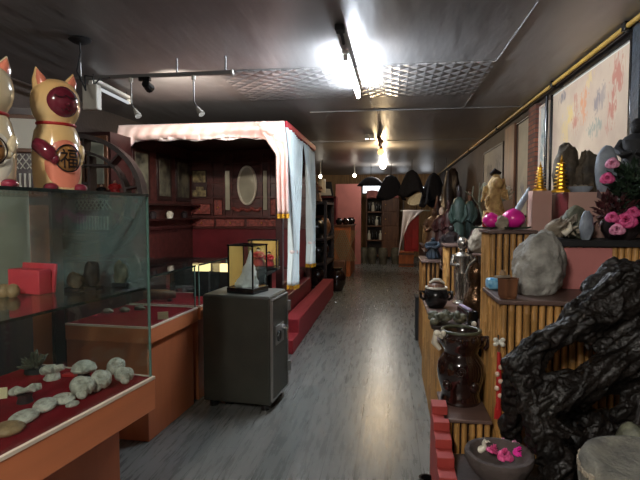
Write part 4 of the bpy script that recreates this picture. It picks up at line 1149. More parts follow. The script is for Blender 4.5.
B().box((-.06, -.05, .05), (.04, .02, .1), ry=.2).build('red_cloth', 'red', s, bevel=.006)
q0 = atY(521, 209, 3.75); q1 = atY(536, 180, 3.95)
q0.z = 1.397
s = thing('carved_tusk', 'pale blue tusk leaning beside the left gold pagoda', 'tusk', (q0.x - .07, 3.72, 1.396))
b0 = Vector((0, 0, .03)); b1 = Vector((.13, .05, .28))
B().tube([b0 + Vector((-.02, 0, -.012)), b0.lerp(b1, .3) + Vector((-.005, 0, 0)), b0.lerp(b1, .7) + Vector((.004, 0, 0)), b1], [.022, .024, .02, .008], 12).build('tusk', 'bluerock', s)
B().box((-.0, 0, .012), (.12, .07, .024)).build('stand', 'black', s, bevel=.004)

# ---- big dark jar
q = G(460, 2.86, .435)
j = thing('glazed_jar', 'big dark brown glazed jar on the low bamboo stand', 'jar', q); j.scale = (.92, .92, .88)
JP = [(0, 0), (.118, 0), (.122, .01), (.118, .03), (.11, .06), (.122, .1), (.136, .15), (.141, .2), (.136, .25), (.115, .29), (.1, .31), (.098, .32), (.108, .345), (.128, .38), (.133, .41), (.126, .44), (.112, .455), (.108, .45), (.1, .42), (.09, .36), (0, .34)]
B().lathe(JP, 40).build('body', 'glaze', j, smooth=60)
B().tube([(.112 * math.cos(a * PI / 16), .112 * math.sin(a * PI / 16), .456) for a in range(33)], .011, 10, cap=False).build('rim', 'glazeg', j)
def onjar(x, z):
    for (r0, z0), (r1, z1) in zip(JP[3:], JP[4:]):
        if z0 <= z <= z1: r = r0 + (r1 - r0) * (z - z0) / (z1 - z0); break
    a = -PI / 2 - .15 + x / r; return Vector((r * math.cos(a), r * math.sin(a), z))
B().tube([onjar(.034 * (1 - i / 40) * math.cos(i * .42), .225 + .034 * (1 - i / 40) * math.sin(i * .42)) for i in range(38)], .008, 8).build('spiral', 'glaze', j)
for x in (-.075, .085): B().ball(onjar(x, .13), (.032, .028, .038), 3).build('knob_foot', 'glaze', j)
for x in (-.08, .0, .08, .16):
    B().ball(onjar(x, .42), (.02, .018, .022), 2).build('boss', 'glaze', j)
b = B().tube([(-.115, -.05, .42), (-.16, -.06, .44), (-.165, -.06, .39), (-.13, -.06, .345)], [.014, .018, .02, .012], 10); b.ball((-.15, -.07, .45), (.022, .018, .02), 2); b.ball((-.115, -.085, .452), (.016, .014, .02), 2)
b.build('side_handle', 'pale_glaze', j)
b = B().tube([(.115, -.04, .42), (.155, -.05, .43), (.155, -.05, .38), (.13, -.05, .35)], [.014, .016, .018, .012], 10); b.build('side_handle', 'glaze', j)
# coral and teapot on the bench
q = G(446, 3.35, .74)
s = thing('coral_cluster', 'grey green coral cluster on a dark stand before teapot', 'coral', (q.x, q.y, .74))
B().box((0, 0, .012), (.2, .14, .024)).build('stand', 'darkwood', s, bevel=.005)
b = B(); rn = random.Random(8)
for i in range(24): b.ball((rn.uniform(-.1, .1), rn.uniform(-.06, .06), .04 + rn.uniform(0, .06)), (rn.uniform(.018, .04), rn.uniform(.018, .035), rn.uniform(.015, .03)), 2)
b.build('lobes', 'dullgreen', s)
q = G(436, 4.05, .74)
s = thing('teapot', 'dark pot with white rim and brown lid on the bench', 'pot', (q.x, q.y, .74))
B().lathe([(0, 0), (.06, 0), (.085, .04), (.1, .09), (.092, .13), (.075, .15), (0, .15)], 28).build('body', 'black', s)
B().lathe([(.078, .148), (.088, .156), (.086, .166), (.07, .166), (0, .16)], 28).build('rim', 'pale_glaze', s)
B().lathe([(.068, .166), (.06, .19), (.035, .206), (0, .21)], 24).build('lid', 'brownfig', s)
B().tube([(-.055, -.02, .2), (-.02, -.03, .225), (.025, -.03, .225), (.06, -.02, .195)], [.008, .012, .012, .008], 8).build('lid_band', 'pale_glaze', s)
b = B()
for sx_ in (-1, 1): b.tube([(sx_ * .09, 0, .12), (sx_ * .125, -.01, .13), (sx_ * .12, -.01, .08), (sx_ * .095, 0, .06)], .012, 8)
b.build('handles', 'black', s)
q = G(470, 3.5, .74)
s = thing('ink_box', 'black box with lilac bar on top at bench corner', 'box', (q.x - .02, q.y, .74), .2)
B().box((0, 0, .05), (.07, .22, .1)).build('box', 'black', s, bevel=.006)
B().box((-.012, 0, .108), (.022, .2, .016)).build('bar', 'lilac', s, bevel=.004)
B().ball((-.0, -.13, .022), (.018, .014, .02), 2).build('knob', 'pale_glaze', s)
# silver figurine, bronze gourd
q = G(461.5, 4.25, .74)
s = thing('silver_statue', 'slender silver statue standing before the narrow bamboo stand', 'statue', q)
b = B()
b.tube([(-.025, 0, .02), (-.03, 0, .14), (-.03, 0, .28)], [.022, .03, .038], 12); b.tube([(.025, 0, .02), (.03, 0, .14), (.03, 0, .28)], [.022, .03, .038], 12)
b.tube([(0, 0, .26), (0, 0, .33), (0, 0, .4), (0, 0, .43)], [.062, .055, .066, .03], 14)
b.tube([(0, 0, .42), (0, 0, .46)], .022, 10)
for sx_ in (-1, 1): b.tube([(sx_ * .06, 0, .41), (sx_ * .085, -.01, .33), (sx_ * .04, -.06, .32)], [.02, .019, .014], 10)
b.build('body', 'silver', s)
b = B().ball((0, 0, .5), (.045, .048, .056), 3); b.ball((0, -.048, .497), (.008, .012, .012), 1); b.build('head', 'silver', s)
B().lathe([(0, 0), (.075, 0), (.075, .012), (.05, .03), (0, .03)], 20).build('plinth', 'silver', s)
q = G(474, 3.7, .74)
s = thing('bronze_gourd', 'shiny bronze gourd beside the silver statue', 'gourd', (q.x + .01, q.y, .74)); s.scale = (.75, .75, 1)
B().lathe([(0, 0), (.07, 0), (.1, .04), (.115, .1), (.1, .16), (.06, .21), (.05, .23), (.065, .26), (.085, .31), (.08, .35), (.05, .385), (.02, .4), (.015, .44), (0, .45)], 30, jit=.1).build('body', 'bronze', s, smooth=70)
B().tube([(-.08, -.03, .26), (-.1, -.05, .32), (-.07, -.04, .38), (-.01, -.02, .42)], .012, 8).build('silver_vine', 'silver', s)
q = G(479, 4.85, 1.12); rock('pale_rock', 'pale slanted rock left of the peach stand', 'rock', q, (.2, .15, .25), 61, 'palerock', shape=lambda d: Vector((d.x + .35 * d.z, d.y, d.z)))

# ---- hanging charm
q = atY(499, 342, 2.49)
s = thing('hanging_charm', 'red tasselled charm with white bow on the bamboo corner', 'charm', q)
b = B()
for a in (.6, -.6, PI - .6, PI + .6): b.tube([(0, 0, 0), (.02 * math.cos(a), -.004, .02 * math.sin(a)), (.03 * math.cos(a), 0, .024 * math.sin(a))], [.005, .012, .008], 8)
b.build('bow', 'mount', s)
B().tube([(0, .02, .03), (0, 0, 0), (.0, 0, -.1)], .003, 6).build('string', 'darkwood', s)
B().tube([(0, 0, -.05), (.004, 0, -.2), (.002, 0, -.33)], [.008, .014, .01], 8).build('cord', 'red', s)
for i in range(5): B().ball(((-.008 if i % 2 else .008), -.012, -.12 - i * .035), (.012, .01, .013), 2).build('bead', 'flesh', s)
b = B()
for i in range(9): b.tube([(0, 0, -.27), (-.012 + .003 * i, -.004, -.33), (-.016 + .004 * i, -.004, -.38)], [.003, .003, .002], 5)
b.build('tassel', 'red', s)

# ---- red stepped rack and black pot on the floor
s = thing('stepped_rack', 'narrow brick red stepped rack rising beside the bamboo', 'rack', (.27, 2.4, 0))
for i in range(7):
    y0 = -.36 + i * .1; z = .22 + i * .043
    B().bb(-.042, .038, y0, y0 + .1, 0, z).build('step', 'redbrick', s, bevel=.003)
pot('small_pot', 'small black pot on the floor left of the red rack', G(426, 2.62, 0), [(0, 0), (.03, 0), (.045, .03), (.045, .07), (.035, .09), (.04, .1), (.03, .1), (.03, .05), (0, .04)], 'black')

# ---- flower bowl
q = Vector((.455, 2.1, .30))
s = thing('flower_bowl', 'shallow dark stone bowl holding pink flowers', 'bowl', q); s.scale = (.84, .84, 1)
B().lathe([(0, 0), (.07, 0), (.075, .04), (.065, .07), (.09, .1), (.14, .14), (.16, .18), (.164, .2), (.16, .21), (.14, .211), (.13, .195), (.118, .165), (.08, .148), (0, .142)], 40, jit=.03).build('bowl', 'darkstone', s, smooth=60)
fb = (q.x, q.y, q.z)
for px, py, r, m in ((493, 448, .044, 'rose'), (505, 452, .046, 'rose'), (515, 444, .044, 'rosep'), (503, 441, .038, 'rosep'), (519, 449, .036, 'magenta')):
    p = atZ(px, py, .5)
    o = rose_b(r, int(px)).build('rose', m, s, loc=Vector(((p.x - q.x) / .84, (p.y - q.y) / .84, p.z - q.z - .012)), smooth=60); o.rotation_euler = (rn.uniform(-.2, .5), rn.uniform(-.4, .4), 0); o.modifiers.new('s', 'SOLIDIFY').thickness = .002
p = atZ(481, 447, .485)
bd = thing('bird_ornament', 'small white bird ornament in the dark stone bowl', 'ornament', (p.x, p.y, .455))
b = B().tube([(-.03, 0, .014), (-.005, 0, .018), (.015, 0, .03), (.012, 0, .05), (.02, -.002, .06)], [.008, .017, .014, .009, .011], 10); b.tube([(.026, -.002, .06), (.038, -.004, .055)], [.005, .001], 6)
b.build('body', 'pale_glaze', bd)

# ---- black root carving: twisted limbs fused into one piece
def root_carving():
    b = B()
    rn = random.Random(17)

    def T(pts, strands=9):
        P = [atY(px, py, y) for px, py, y, r in pts]; R_ = [r for *_, r in pts]
        b.tube(P, R_, 14)
        Q = []
        for i in range(len(P) - 1):
            for t in (0, .33, .66): Q.append((P[i].lerp(P[i + 1], t), R_[i] + (R_[i + 1] - R_[i]) * t))
        Q.append((P[-1], R_[-1]))
        for k in range(strands):
            a0 = rn.uniform(0, 2 * PI); tw = rn.uniform(-.5, .5); s0 = rn.randint(0, max(0, len(Q) // 2)); s1 = rn.randint(min(len(Q) - 1, s0 + 4), len(Q))
            pts2 = []; rr = []
            for j in range(s0, s1):
                c, r = Q[j]; d = (Q[min(j + 1, len(Q) - 1)][0] - Q[max(j - 1, 0)][0]).normalized()
                u = d.cross(Vector((0, 1, 0))).normalized(); w_ = d.cross(u); a = a0 + tw * j
                pts2.append(c + (u * math.cos(a) + w_ * math.sin(a)) * r * rn.uniform(.85, 1.08)); rr.append(rn.uniform(.008, .02) if s0 < j < s1 - 1 else .005)
            if len(pts2) > 2: b.tube(pts2, rr, 7)
    T([(660, 285, 2.4, .12), (632, 292, 2.38, .115), (612, 305, 2.34, .1), (590, 318, 2.3, .07), (565, 331, 2.26, .05), (540, 345, 2.22, .048), (521, 365, 2.18, .05), (514, 395, 2.28, .05), (512, 425, 2.33, .04), (514, 450, 2.35, .03)])
    T([(634, 330, 2.38, .1), (614, 276, 2.36, .035), (622, 270, 2.36, .045), (636, 282, 2.36, .05)])
    T([(605, 285, 2.36, .03), (596, 303, 2.33, .04), (583, 318, 2.3, .03)])
    T([(665, 345, 2.25, .11), (630, 355, 2.22, .085), (605, 370, 2.18, .062), (580, 386, 2.15, .058), (556, 398, 2.12, .06), (538, 415, 2.1, .055)])
    T([(540, 350, 2.22, .03), (528, 380, 2.16, .05), (532, 412, 2.12, .05)])
    T([(580, 372, 2.18, .03), (555, 378, 2.16, .035), (530, 392, 2.14, .04)])
    T([(528, 405, 2.1, .045), (544, 432, 2.08, .062), (556, 462, 2.06, .066), (556, 500, 2.06, .07), (552, 520, 2.06, .09)])
    T([(545, 425, 2.08, .04), (560, 430, 2.05, .03), (571, 437, 2.03, .018)])
    T([(660, 395, 2.25, .09), (636, 400, 2.22, .05), (632, 430, 2.2, .05), (645, 470, 2.2, .07), (650, 520, 2.2, .1)])
    T([(634, 405, 2.2, .03), (624, 413, 2.18, .02), (614, 418, 2.17, .01)])
    T([(556, 455, 2.2, .05), (590, 440, 2.3, .06), (620, 452, 2.3, .08), (650, 460, 2.3, .1)])
    T([(560, 415, 2.3, .04), (575, 445, 2.32, .05), (575, 500, 2.3, .06)])
    T([(600, 345, 2.3, .04), (625, 350, 2.3, .07), (650, 330, 2.3, .1)])
    T([(650, 320, 2.36, .11), (622, 325, 2.34, .08), (600, 335, 2.3, .05), (585, 345, 2.26, .03)])
    T([(650, 368, 2.3, .1), (620, 372, 2.28, .06), (596, 384, 2.25, .05), (575, 402, 2.22, .05)])
    T([(650, 440, 2.34, .1), (615, 430, 2.34, .05), (585, 418, 2.32, .045), (568, 405, 2.28, .04)])
    T([(575, 322, 2.28, .03), (598, 292, 2.34, .045), (612, 276, 2.36, .05), (630, 272, 2.38, .06)])
    T([(560, 326, 2.25, .02), (580, 308, 2.3, .022), (590, 298, 2.32, .02), (597, 286, 2.34, .014)])
    T([(506, 372, 2.24, .02), (520, 352, 2.24, .035), (545, 336, 2.26, .03)])
    me = bpy.data.meshes.new('r'); bmesh.ops.recalc_face_normals(b.bm, faces=b.bm.faces); b.bm.to_mesh(me); b.bm.free()
    o = bpy.data.objects.new('r', me); COL.objects.link(o)
    k = o.modifiers.new('r', 'REMESH'); k.mode = 'VOXEL'; k.voxel_size = .0065
    dg = bpy.context.evaluated_depsgraph_get(); m2 = bpy.data.meshes.new_from_object(o.evaluated_get(dg)); bpy.data.objects.remove(o)
    c = B(); c.bm.from_mesh(m2)
    c.bm.normal_update()
    base = Vector((.75, 2.15, .30))
    for v in c.bm.verts:
        p = v.co; u = p.x * .75 + p.z * .66; w = -p.x * .66 + p.z * .75
        n = noise.noise(Vector((u * 7, w * 34, p.y * 30))) * .02 + noise.noise(Vector((u * 5, w * 11, p.y * 9 + 4))) * .022 + noise.noise(p * 70) * .004
        v.co = p + v.normal * n
    for v in c.bm.verts:
        v.co = v.co - base
        if v.co.z < .004: v.co.z = .004
    o = c.build('root_carving', 'root', loc=base, smooth=50)
    return tag(o, 'black twisted root carving arching before the bamboo stand', 'root')


root_carving()

# ---- stone basin in the corner
q = Vector((.80, 1.62, .30)); BASIN = .93
s = thing('stone_basin', 'grey stone basin with carved band at the photo corner', 'basin', q); s.scale = (1, 1, BASIN)
B().lathe([(0, 0), (.13, 0), (.14, .05), (.12, .12), (.15, .2), (.19, .3), (.2, .38), (.198, .44), (.188, .466), (.165, .472), (.145, .462), (.12, .452), (.06, .446), (0, .445)], 48, jit=.03).build('bowl', 'stone', s, smooth=60)
b = B()
for i in range(44):
    a = i * 2 * PI / 44; b.box((.2 * math.cos(a), .2 * math.sin(a), .425), (.006, .018, .016 if i % 3 else .03), rz=a)
b.build('carved_band', 'palerock', s)
q = Vector((1.02, 1.86, .30))
s = thing('stone_pillar', 'pale carved stone column right of the black root', 'column', q)
b = B().lathe([(0, 0), (.1, 0), (.1, .06), (.075, .09), (.08, .3), (.07, .45), (.085, .47), (.085, .52), (.07, .53), (.06, .6), (0, .62)], 24, jit=.12); b.build('shaft', 'palerock', s)
rock('round_stone', 'dark rounded stone behind the grey basin', 'stone', (.9, 1.95, .30), (.17, .17, .42), 71, 'dullgreen', amp=.08)

# ================================================================== pictures on the right wall
W = 1.598
def framed(name, label, y0, y1, z0, z1, mat, frame='black', fw=.03, dep=.03, mount=None, mw=.0, cat='picture'):
    t = thing(name, label, cat, (W, (y0 + y1) / 2, (z0 + z1) / 2)); h, v = (y1 - y0) / 2, (z1 - z0) / 2
    b = B()
    for s in (-1, 1):
        b.box((-dep / 2, s * (h - fw / 2), 0), (dep, fw, 2 * v)); b.box((-dep / 2, 0, s * (v - fw / 2)), (dep, 2 * h - 2 * fw, fw))
    b.build('frame', frame, t, bevel=.003)
    if mount: B().box((-dep * .35, 0, 0), (dep * .3, 2 * (h - fw), 2 * (v - fw))).build('mount', mount, t)
    B().box((-dep * .45, 0, 0), (dep * .3, 2 * (h - fw - mw), 2 * (v - fw - mw))).build('picture_sheet', mat, t)
    return t


def paint_mat(name, paper, blobs, paper2=None):
    """paper with loose brushed blots: (dy, dz, ry, rz, colour, density) in picture coordinates"""
    m = M(name, paper, .7, rgb2=paper2 or tuple(v * .9 for v in paper), scale=3, detail=6)
    nt = m.node_tree; N = nt.nodes; L = nt.links; p = N['Principled BSDF']
    col = p.inputs['Base Color'].links[0].from_socket
    tc = N.new('ShaderNodeTexCoord')
    for k, (dy, dz, ry_, rz2, c, dens) in enumerate(blobs):
        mp = N.new('ShaderNodeMapping')
        mp.inputs['Location'].default_value = (0, -dy / ry_, -dz / rz2); mp.inputs['Scale'].default_value = (0, 1 / ry_, 1 / rz2)
        L.new(tc.outputs['Object'], mp.inputs[0])
        ln = N.new('ShaderNodeVectorMath'); ln.operation = 'LENGTH'; L.new(mp.outputs[0], ln.inputs[0])
        ns = N.new('ShaderNodeTexNoise'); ns.inputs['Scale'].default_value = 10 + k % 5; ns.inputs['Detail'].default_value = 5; ns.inputs['Distortion'].default_value = 1.5
        ma = N.new('ShaderNodeMapping'); ma.inputs['Location'].default_value = (k * 3.1, k, 0); ma.inputs['Rotation'].default_value = (.5, 0, 0); ma.inputs['Scale'].default_value = (1, 1.8, .7)
        L.new(tc.outputs['Object'], ma.inputs[0]); L.new(ma.outputs[0], ns.inputs['Vector'])
        s1 = N.new('ShaderNodeMath'); s1.operation = 'MULTIPLY_ADD'; s1.inputs[1].default_value = -.32; L.new(ln.outputs['Value'], s1.inputs[0]); L.new(ns.outputs[0], s1.inputs[2])
        rp = N.new('ShaderNodeMapRange'); rp.inputs['From Min'].default_value = .30; rp.inputs['From Max'].default_value = .42; rp.inputs['To Max'].default_value = dens
        L.new(s1.outputs[0], rp.inputs[0])
        mx = N.new('ShaderNodeMixRGB'); L.new(rp.outputs[0], mx.inputs[0]); L.new(col, mx.inputs[1]); mx.inputs[2].default_value = (*lin(c), 1)
        col = mx.outputs[0]
    L.new(col, p.inputs['Base Color'])
    return m


def blobs_at(cy, cz, items):
    r = []
    for px, py, ry_, rz2, c, dn in items:
        q = atX(px, py, W - .02); r.append((q.y - cy, q.z - cz, ry_, rz2, c, dn))
    return r


RED, ORG, YEL, GRY, GRN = (176, 96, 76), (206, 130, 80), (214, 184, 110), (110, 104, 112), (112, 134, 124)
big_mat = paint_mat('brushed_painting', (200, 178, 152), blobs_at(4.44, 2.165, [(617, 75, .16, .17, RED, .75), (612, 112, .12, .2, RED, .75), (597, 102, .1, .13, GRY, .7), (584, 106, .12, .2, ORG, .75), (571, 114, .14, .14, YEL, .75), (562, 98, .14, .08, GRY, .75), (576, 102, .07, .15, RED, .6), (594, 128, .2, .1, GRN, .6), (603, 98, .08, .16, GRY, .5), (575, 124, .1, .14, RED, .7), (590, 80, .1, .1, YEL, .5), (565, 132, .16, .2, YEL, .5)]), (182, 158, 136))
fig_mat = paint_mat('narrow_figure_picture', (216, 212, 198), blobs_at(5.51, 2.17, [(543.5, 135, .09, .3, (90, 124, 128), .85), (543.5, 106, .05, .08, (120, 130, 120), .8), (541, 156, .1, .12, (110, 140, 136), .7)]))
scroll_mat = paint_mat('scroll_paper', (186, 170, 142), blobs_at(6.34, 2.02, [(521, 190, .16, .16, GRY, .8), (523, 200, .1, .08, (80, 80, 76), .8)]))
land_mat = paint_mat('ink_landscape', (160, 158, 154), blobs_at(8.15, 2.1, [(489, 172, .4, .2, (90, 90, 92), .8), (497, 168, .3, .3, (100, 100, 102), .7)]))


pt = framed('large_painting', 'large pale painting with loose coloured strokes on right wall', 3.6, 5.28, 1.66, 2.67, big_mat, 'black', .03, .035, 'mount', .012, 'painting')
tag(B().bb(W - .05, W, 3.45, 3.56, 1.5, 2.69).build('side_post', 'bluefig', bevel=.004), 'dark blue upright strip at the near end of the painting', 'strip')
t2 = framed('framed_picture', 'narrow white framed picture of a blue green figure', 5.34, 5.68, 1.72, 2.62, fig_mat, 'white', .02, .03, 'mount', .01)
tag(B().cyl((W - .06, 5.31, 1.7), (W - .06, 5.31, 2.66), .016).build('dark_rod', 'black'), 'dark rod between the painting and narrow white picture', 'rod')  # upright rod set just off the wall; nothing suspends it
t3 = framed('hanging_scroll', 'tall pale hanging scroll beside the brick strip', 6.06, 6.62, 1.45, 2.6, scroll_mat, 'midwood', .012, .02, None, 0, 'scroll')
B().cyl((-.02, -.3, -.575), (-.02, .3, -.575), .02).build('roller', 'black', t3); B().cyl((-.02, -.3, .575), (-.02, .3, .575), .016).build('roller', 'black', t3)
t4 = framed('grey_picture', 'wide grey ink landscape picture far along the right wall', 7.4, 8.9, 1.7, 2.5, land_mat, 'darkwood', .03, .03, None, 0)
for y0, y1, m in ((6.75, 7.3, 'midwood'),): tag(B().bb(W - .03, W, y0, y1, .9, 2.64).build('wooden_panel', m, bevel=.004), 'tall dark wooden panel between the scroll and grey picture', 'panel')  # panel set flat against the wall, not hung

# ================================================================== carvings along the right benches
def fig(px, y, z, ytop, mat, label, head=None, w=.4, rz=-.4, **k):
    q = G(px, y, z); h = max(.08, HZ(px, ytop, y) - z)
    return figurine('figurine', label, q, h, mat, head, rz, w, **k)


fig(433, 5.45, 1.0, 236, 'bluefig', 'dark blue seated figurine on the old bamboo stand', None, .62)
fig(448, 6.75, .85, 196, 'redfig', 'tall dark red carving behind the blue figurine', None, .2)
fig(458, 6.4, .85, 180, 'teal', 'tall robed figurine with dull green skirt', 'darkfig', .2)
fig(469, 7.1, .85, 186, 'teal', 'second green robed figurine right of the tall one', 'brownfig', .2)
fig(441, 7.4, .85, 204, 'redfig', 'slim dark red figurine beside the red cabinet', 'flesh', .3)
fig(451, 5.98, .85, 222, 'darkfig', 'small dark carving in front of the green robed figurines', None, .42)
fig(434, 8.0, .85, 206, 'brownfig', 'brown figurine at the aisle end of the dark bench', 'brownfig', .4)
fig(472, 7.6, .85, 196, 'darkfig', 'black figurine under the grey landscape picture', None, .4)
q = G(478, 5.2, 1.12)
s = thing('branch_coral', 'dark branching coral with grey tips under the grey picture', 'coral', (q.x + .06, q.y, 1.12))
b = B(); rn = random.Random(4)
def branch(p, d, L, r, dep):
    e = p + d * L; b.tube([p, e], [r, r * .7], 6)
    if dep:
        for i in range(3): branch(e, (d + Vector((rn.uniform(-.8, .8), rn.uniform(-.5, .5), rn.uniform(-.2, .6)))).normalized(), L * .72, r * .65, dep - 1)
branch(Vector((0, 0, 0)), Vector((0, 0, 1)), .27, .025, 3)
b.build('branches', 'dullgreen', s); B().box((0, 0, .012), (.16, .12, .024)).build('stand', 'black', s)
q = G(457, 7.7, .85); rock('brown_carving', 'rough brown wooden carving on the dark bench', 'carving', (q.x, q.y, .85), (.2, .2, .5), 81, 'brownfig', amp=.3)
q = G(474, 6.0, .85); rock('brown_carving', 'rough dark red root carving behind the narrow bamboo stand', 'carving', (q.x, q.y, .85), (.22, .2, .42), 83, 'redfig', amp=.35)
q = G(445, 10, .7); rock('brown_carving', 'large dark root carving on the far bench', 'carving', (q.x + .05, q.y, .7), (.6, .4, 1.2), 85, 'darkfig', amp=.3)
q = G(470, 10.4, .7); rock('brown_carving', 'tall dark root carving near the wall on the far bench', 'carving', (1.3, 11.1, .7), (.5, .5, 1.6), 87, 'darkfig', amp=.3)
for i, (px, y, h, m, lab) in enumerate(((437, 9.6, 1.1, 'redfig', 'dark red carved post near the red cabinet'), (447, 8.7, 1.35, 'darkwood', 'thin dark carved post on the dark bench'))):
    q = G(px, y, .85 if y < 9.2 else .7)
    tag(B().lathe([(0, 0), (.09, 0), (.1, .05), (.05, .1), (.07, .3 * h), (.05, .55 * h), (.08, .75 * h), (.04, .9 * h), (.02, h), (0, h)], 16, jit=.2).build('carved_post', m, loc=q), lab, 'carving')
q = G(446, 11.2, .7)
s = thing('pale_lantern', 'small pale lantern hanging above the far bench', 'lantern', atY(446, 190, 12))
B().ball((0, 0, 0), (.09, .09, .16), 3).build('shade', 'palerock', s); B().cyl((0, 0, .14), (0, 0, 2.75 - s.location.z), .006, n=6).build('cord', 'blackm', s)

# ================================================================== far end
cbx = thing('cabinet', 'tall dark brown cabinet against the far wall', 'cabinet', (-.24, 16.2, 0))
B().bb(-.5, .5, .22, .25, .1, 1.95).build('back', 'darkwood', cbx); b = B()
for x in (-.5, .0, .5): b.bb(x - .02, x + .02, -.25, .25, 0, 1.95)
b.build('side', 'midwood', cbx)
for z in (.1, .6, 1.05, 1.5, 1.95): B().bb(-.5, .5, -.25, .25, z - .02, z + .02).build('shelf', 'midwood', cbx)
for z0, z1 in ((.12, .58), (.62, 1.03), (1.07, 1.48), (1.52, 1.93)):
    d = B().bb(.03, .48, -.27, -.25, z0, z1).build('door', 'midwood', cbx, bevel=.006); B().ball((.1, -.28, (z0 + z1) / 2), .02, 2).build('knob', 'gold', d)
i = 0
nm = ('lowest', 'second', 'third', 'top')
for zi, z in enumerate((.62, 1.07, 1.52)):
    for k in range(4):
        tag(B().lathe([(0, 0), (.045, 0), (.05, .02), (.05, .17), (.02, .22), (.02, .29), (0, .29)], 12).build('bottle', 'black' if (k + zi) % 3 else 'pale_glaze', loc=(-.66 + k * .12, 16.1, z)),
            ('dark' if (k + zi) % 3 else 'white') + ' bottle, %s from the left on the far cabinet %s shelf' % (('first', 'second', 'third', 'fourth')[k], ('lower', 'middle', 'upper')[zi]), 'bottle', 'bottles in the far cabinet')
pk = B(); pk.grid(lambda u, v: Vector((-.5 + u * 1.0, -.27 + .02 * math.sin(u * 17), .16 - v * .24 + .03 * math.sin(u * 9))), 30, 6)
s = tag(pk.build('pink_cloth', 'pink', loc=(-.24, 16.15, 2.0), solid=.01), 'pink cloth draped over the top of the far cabinet', 'cloth')
for i, (px, y, lab) in enumerate(((363.5, 14.6, 'leftmost drum stool, half hidden by the counter'), (372, 14.5, 'second drum stool from the counter'), (383, 14.4, 'third drum stool from the counter'), (395.5, 14.5, 'rightmost drum stool beside the wooden crate'))):
    q = G(px, y, 0)
    s = thing('drum_stool', lab, 'stool', q, 0, 'ceramic drum stools')
    B().lathe([(0, 0), (.1, 0), (.105, .03), (.13, .2), (.135, .28), (.12, .42), (.115, .45), (0, .45)], 24).build('body', 'drum', s)
    B().lathe([(0, .45), (.112, .45), (.108, .468), (0, .472)], 24).build('seat', 'glazeg', s)
q = G(406, 14.0, 0)
s = thing('wooden_crate', 'plain wooden crate under the red box at the far end', 'crate', q)
B().bb(-.2, .2, -.2, .2, 0, .42).build('box', 'orangewood', s, bevel=.006)
for z in (.06, .36): B().bb(-.21, .21, -.21, -.2, z - .03, z + .03).build('slat', 'midwood', s)
s = thing('red_cabinet', 'bright red cabinet beneath the white cloth', 'cabinet', (q.x + .13, q.y + .05, .421))
B().bb(-.18, .2, -.2, .2, 0, 1.1).build('body', 'red', s, bevel=.006)
for x in (-.08, .1): B().bb(x - .08, x + .08, -.215, -.2, .06, 1.04).build('door', 'red', s, bevel=.006)
q2 = s.location
cl = B().grid(lambda u, v: Vector((-.28 + .56 * u - .12 * (v ** 1.4) * (1 - u) * 1.0 - .18 * v * u * 1.9, -.24 - .03 * math.sin(u * 16) * v - .012, .02 - v * (.3 + .95 * (1 - u) ** 1.6))), 40, 24)
tag(cl.build('white_cloth', 'cloth', loc=(q2.x + .05, q2.y - .01, 1.535), solid=.006, smooth=80), 'white cloth hanging from the shelf over the red cabinet', 'cloth')
tag(B().box((0, 0, 0), (.78, .5, .03)).build('shelf_plank', 'pale', loc=(q2.x + .1, q2.y, 1.537), bevel=.004), 'pale plank on top of the red cabinet', 'plank')
s = thing('wicker_tray', 'round woven tray tilted above the pale plank', 'tray', (q2.x + .19, q2.y, 1.552))
tr = B().lathe([(0, 0), (.25, .0), (.3, .05), (.29, .055), (.24, .012), (0, .012)], 36)
o = tr.build('tray', 'wicker', s); o.rotation_euler = (.5, -.42, 0); o.location = (0, 0, .27)
b = B().tube([(-.05, .1, 0), (-.02, .08, .25)], .012, 8); b.tube([(.1, .1, 0), (.08, .08, .28)], .012, 8); b.build('prop', 'midwood', s)
q = G(423, 13.2, .7); tag(B().lathe([(0, 0), (.06, 0), (.08, .1), (.07, .35), (.03, .45), (.04, .5), (0, .5)], 16).build('tan_vase', 'tan', loc=(max(q.x, .9), 13.0, .7)), 'tan vase at the aisle end of the far bench', 'vase')
# hanging dark capes
for i, (px, y, zt, zb, r, lab) in enumerate(((371, 13.2, 2.42, 2.2, .34, 'flat black cloth cape hanging left of the others'), (391, 13.0, 2.45, 1.86, .36, 'wide black cloth cape hanging over the aisle'), (412, 12.2, 2.5, 1.92, .31, 'tall black cloth cape right of the wide one'), (434, 12.9, 2.48, 1.7, .34, 'black cloth cape hanging nearest the right wall'))):
    q = G(px, y, zt); h = zt - zb
    s = thing('cloth_cape', lab, 'cape', q, 0, 'black capes hung across the far aisle')
    def fn(u, v, r=r, h=h, i=i):
        a = 2 * PI * u; rr = r * (.08 + .92 * v ** .5) * (1 + .1 * math.sin(a * 7 + i) * v)
        return Vector((rr * math.cos(a), rr * .5 * math.sin(a), -h * v * (1 + .12 * math.sin(a * 3 + i))))
    B().grid(fn, 70, 10).build('cloth', 'navy', s, solid=.006, smooth=80)
    B().cyl((0, 0, -.02), (0, 0, 2.75 - zt), .008, n=6).build('cord', 'blackm', s)
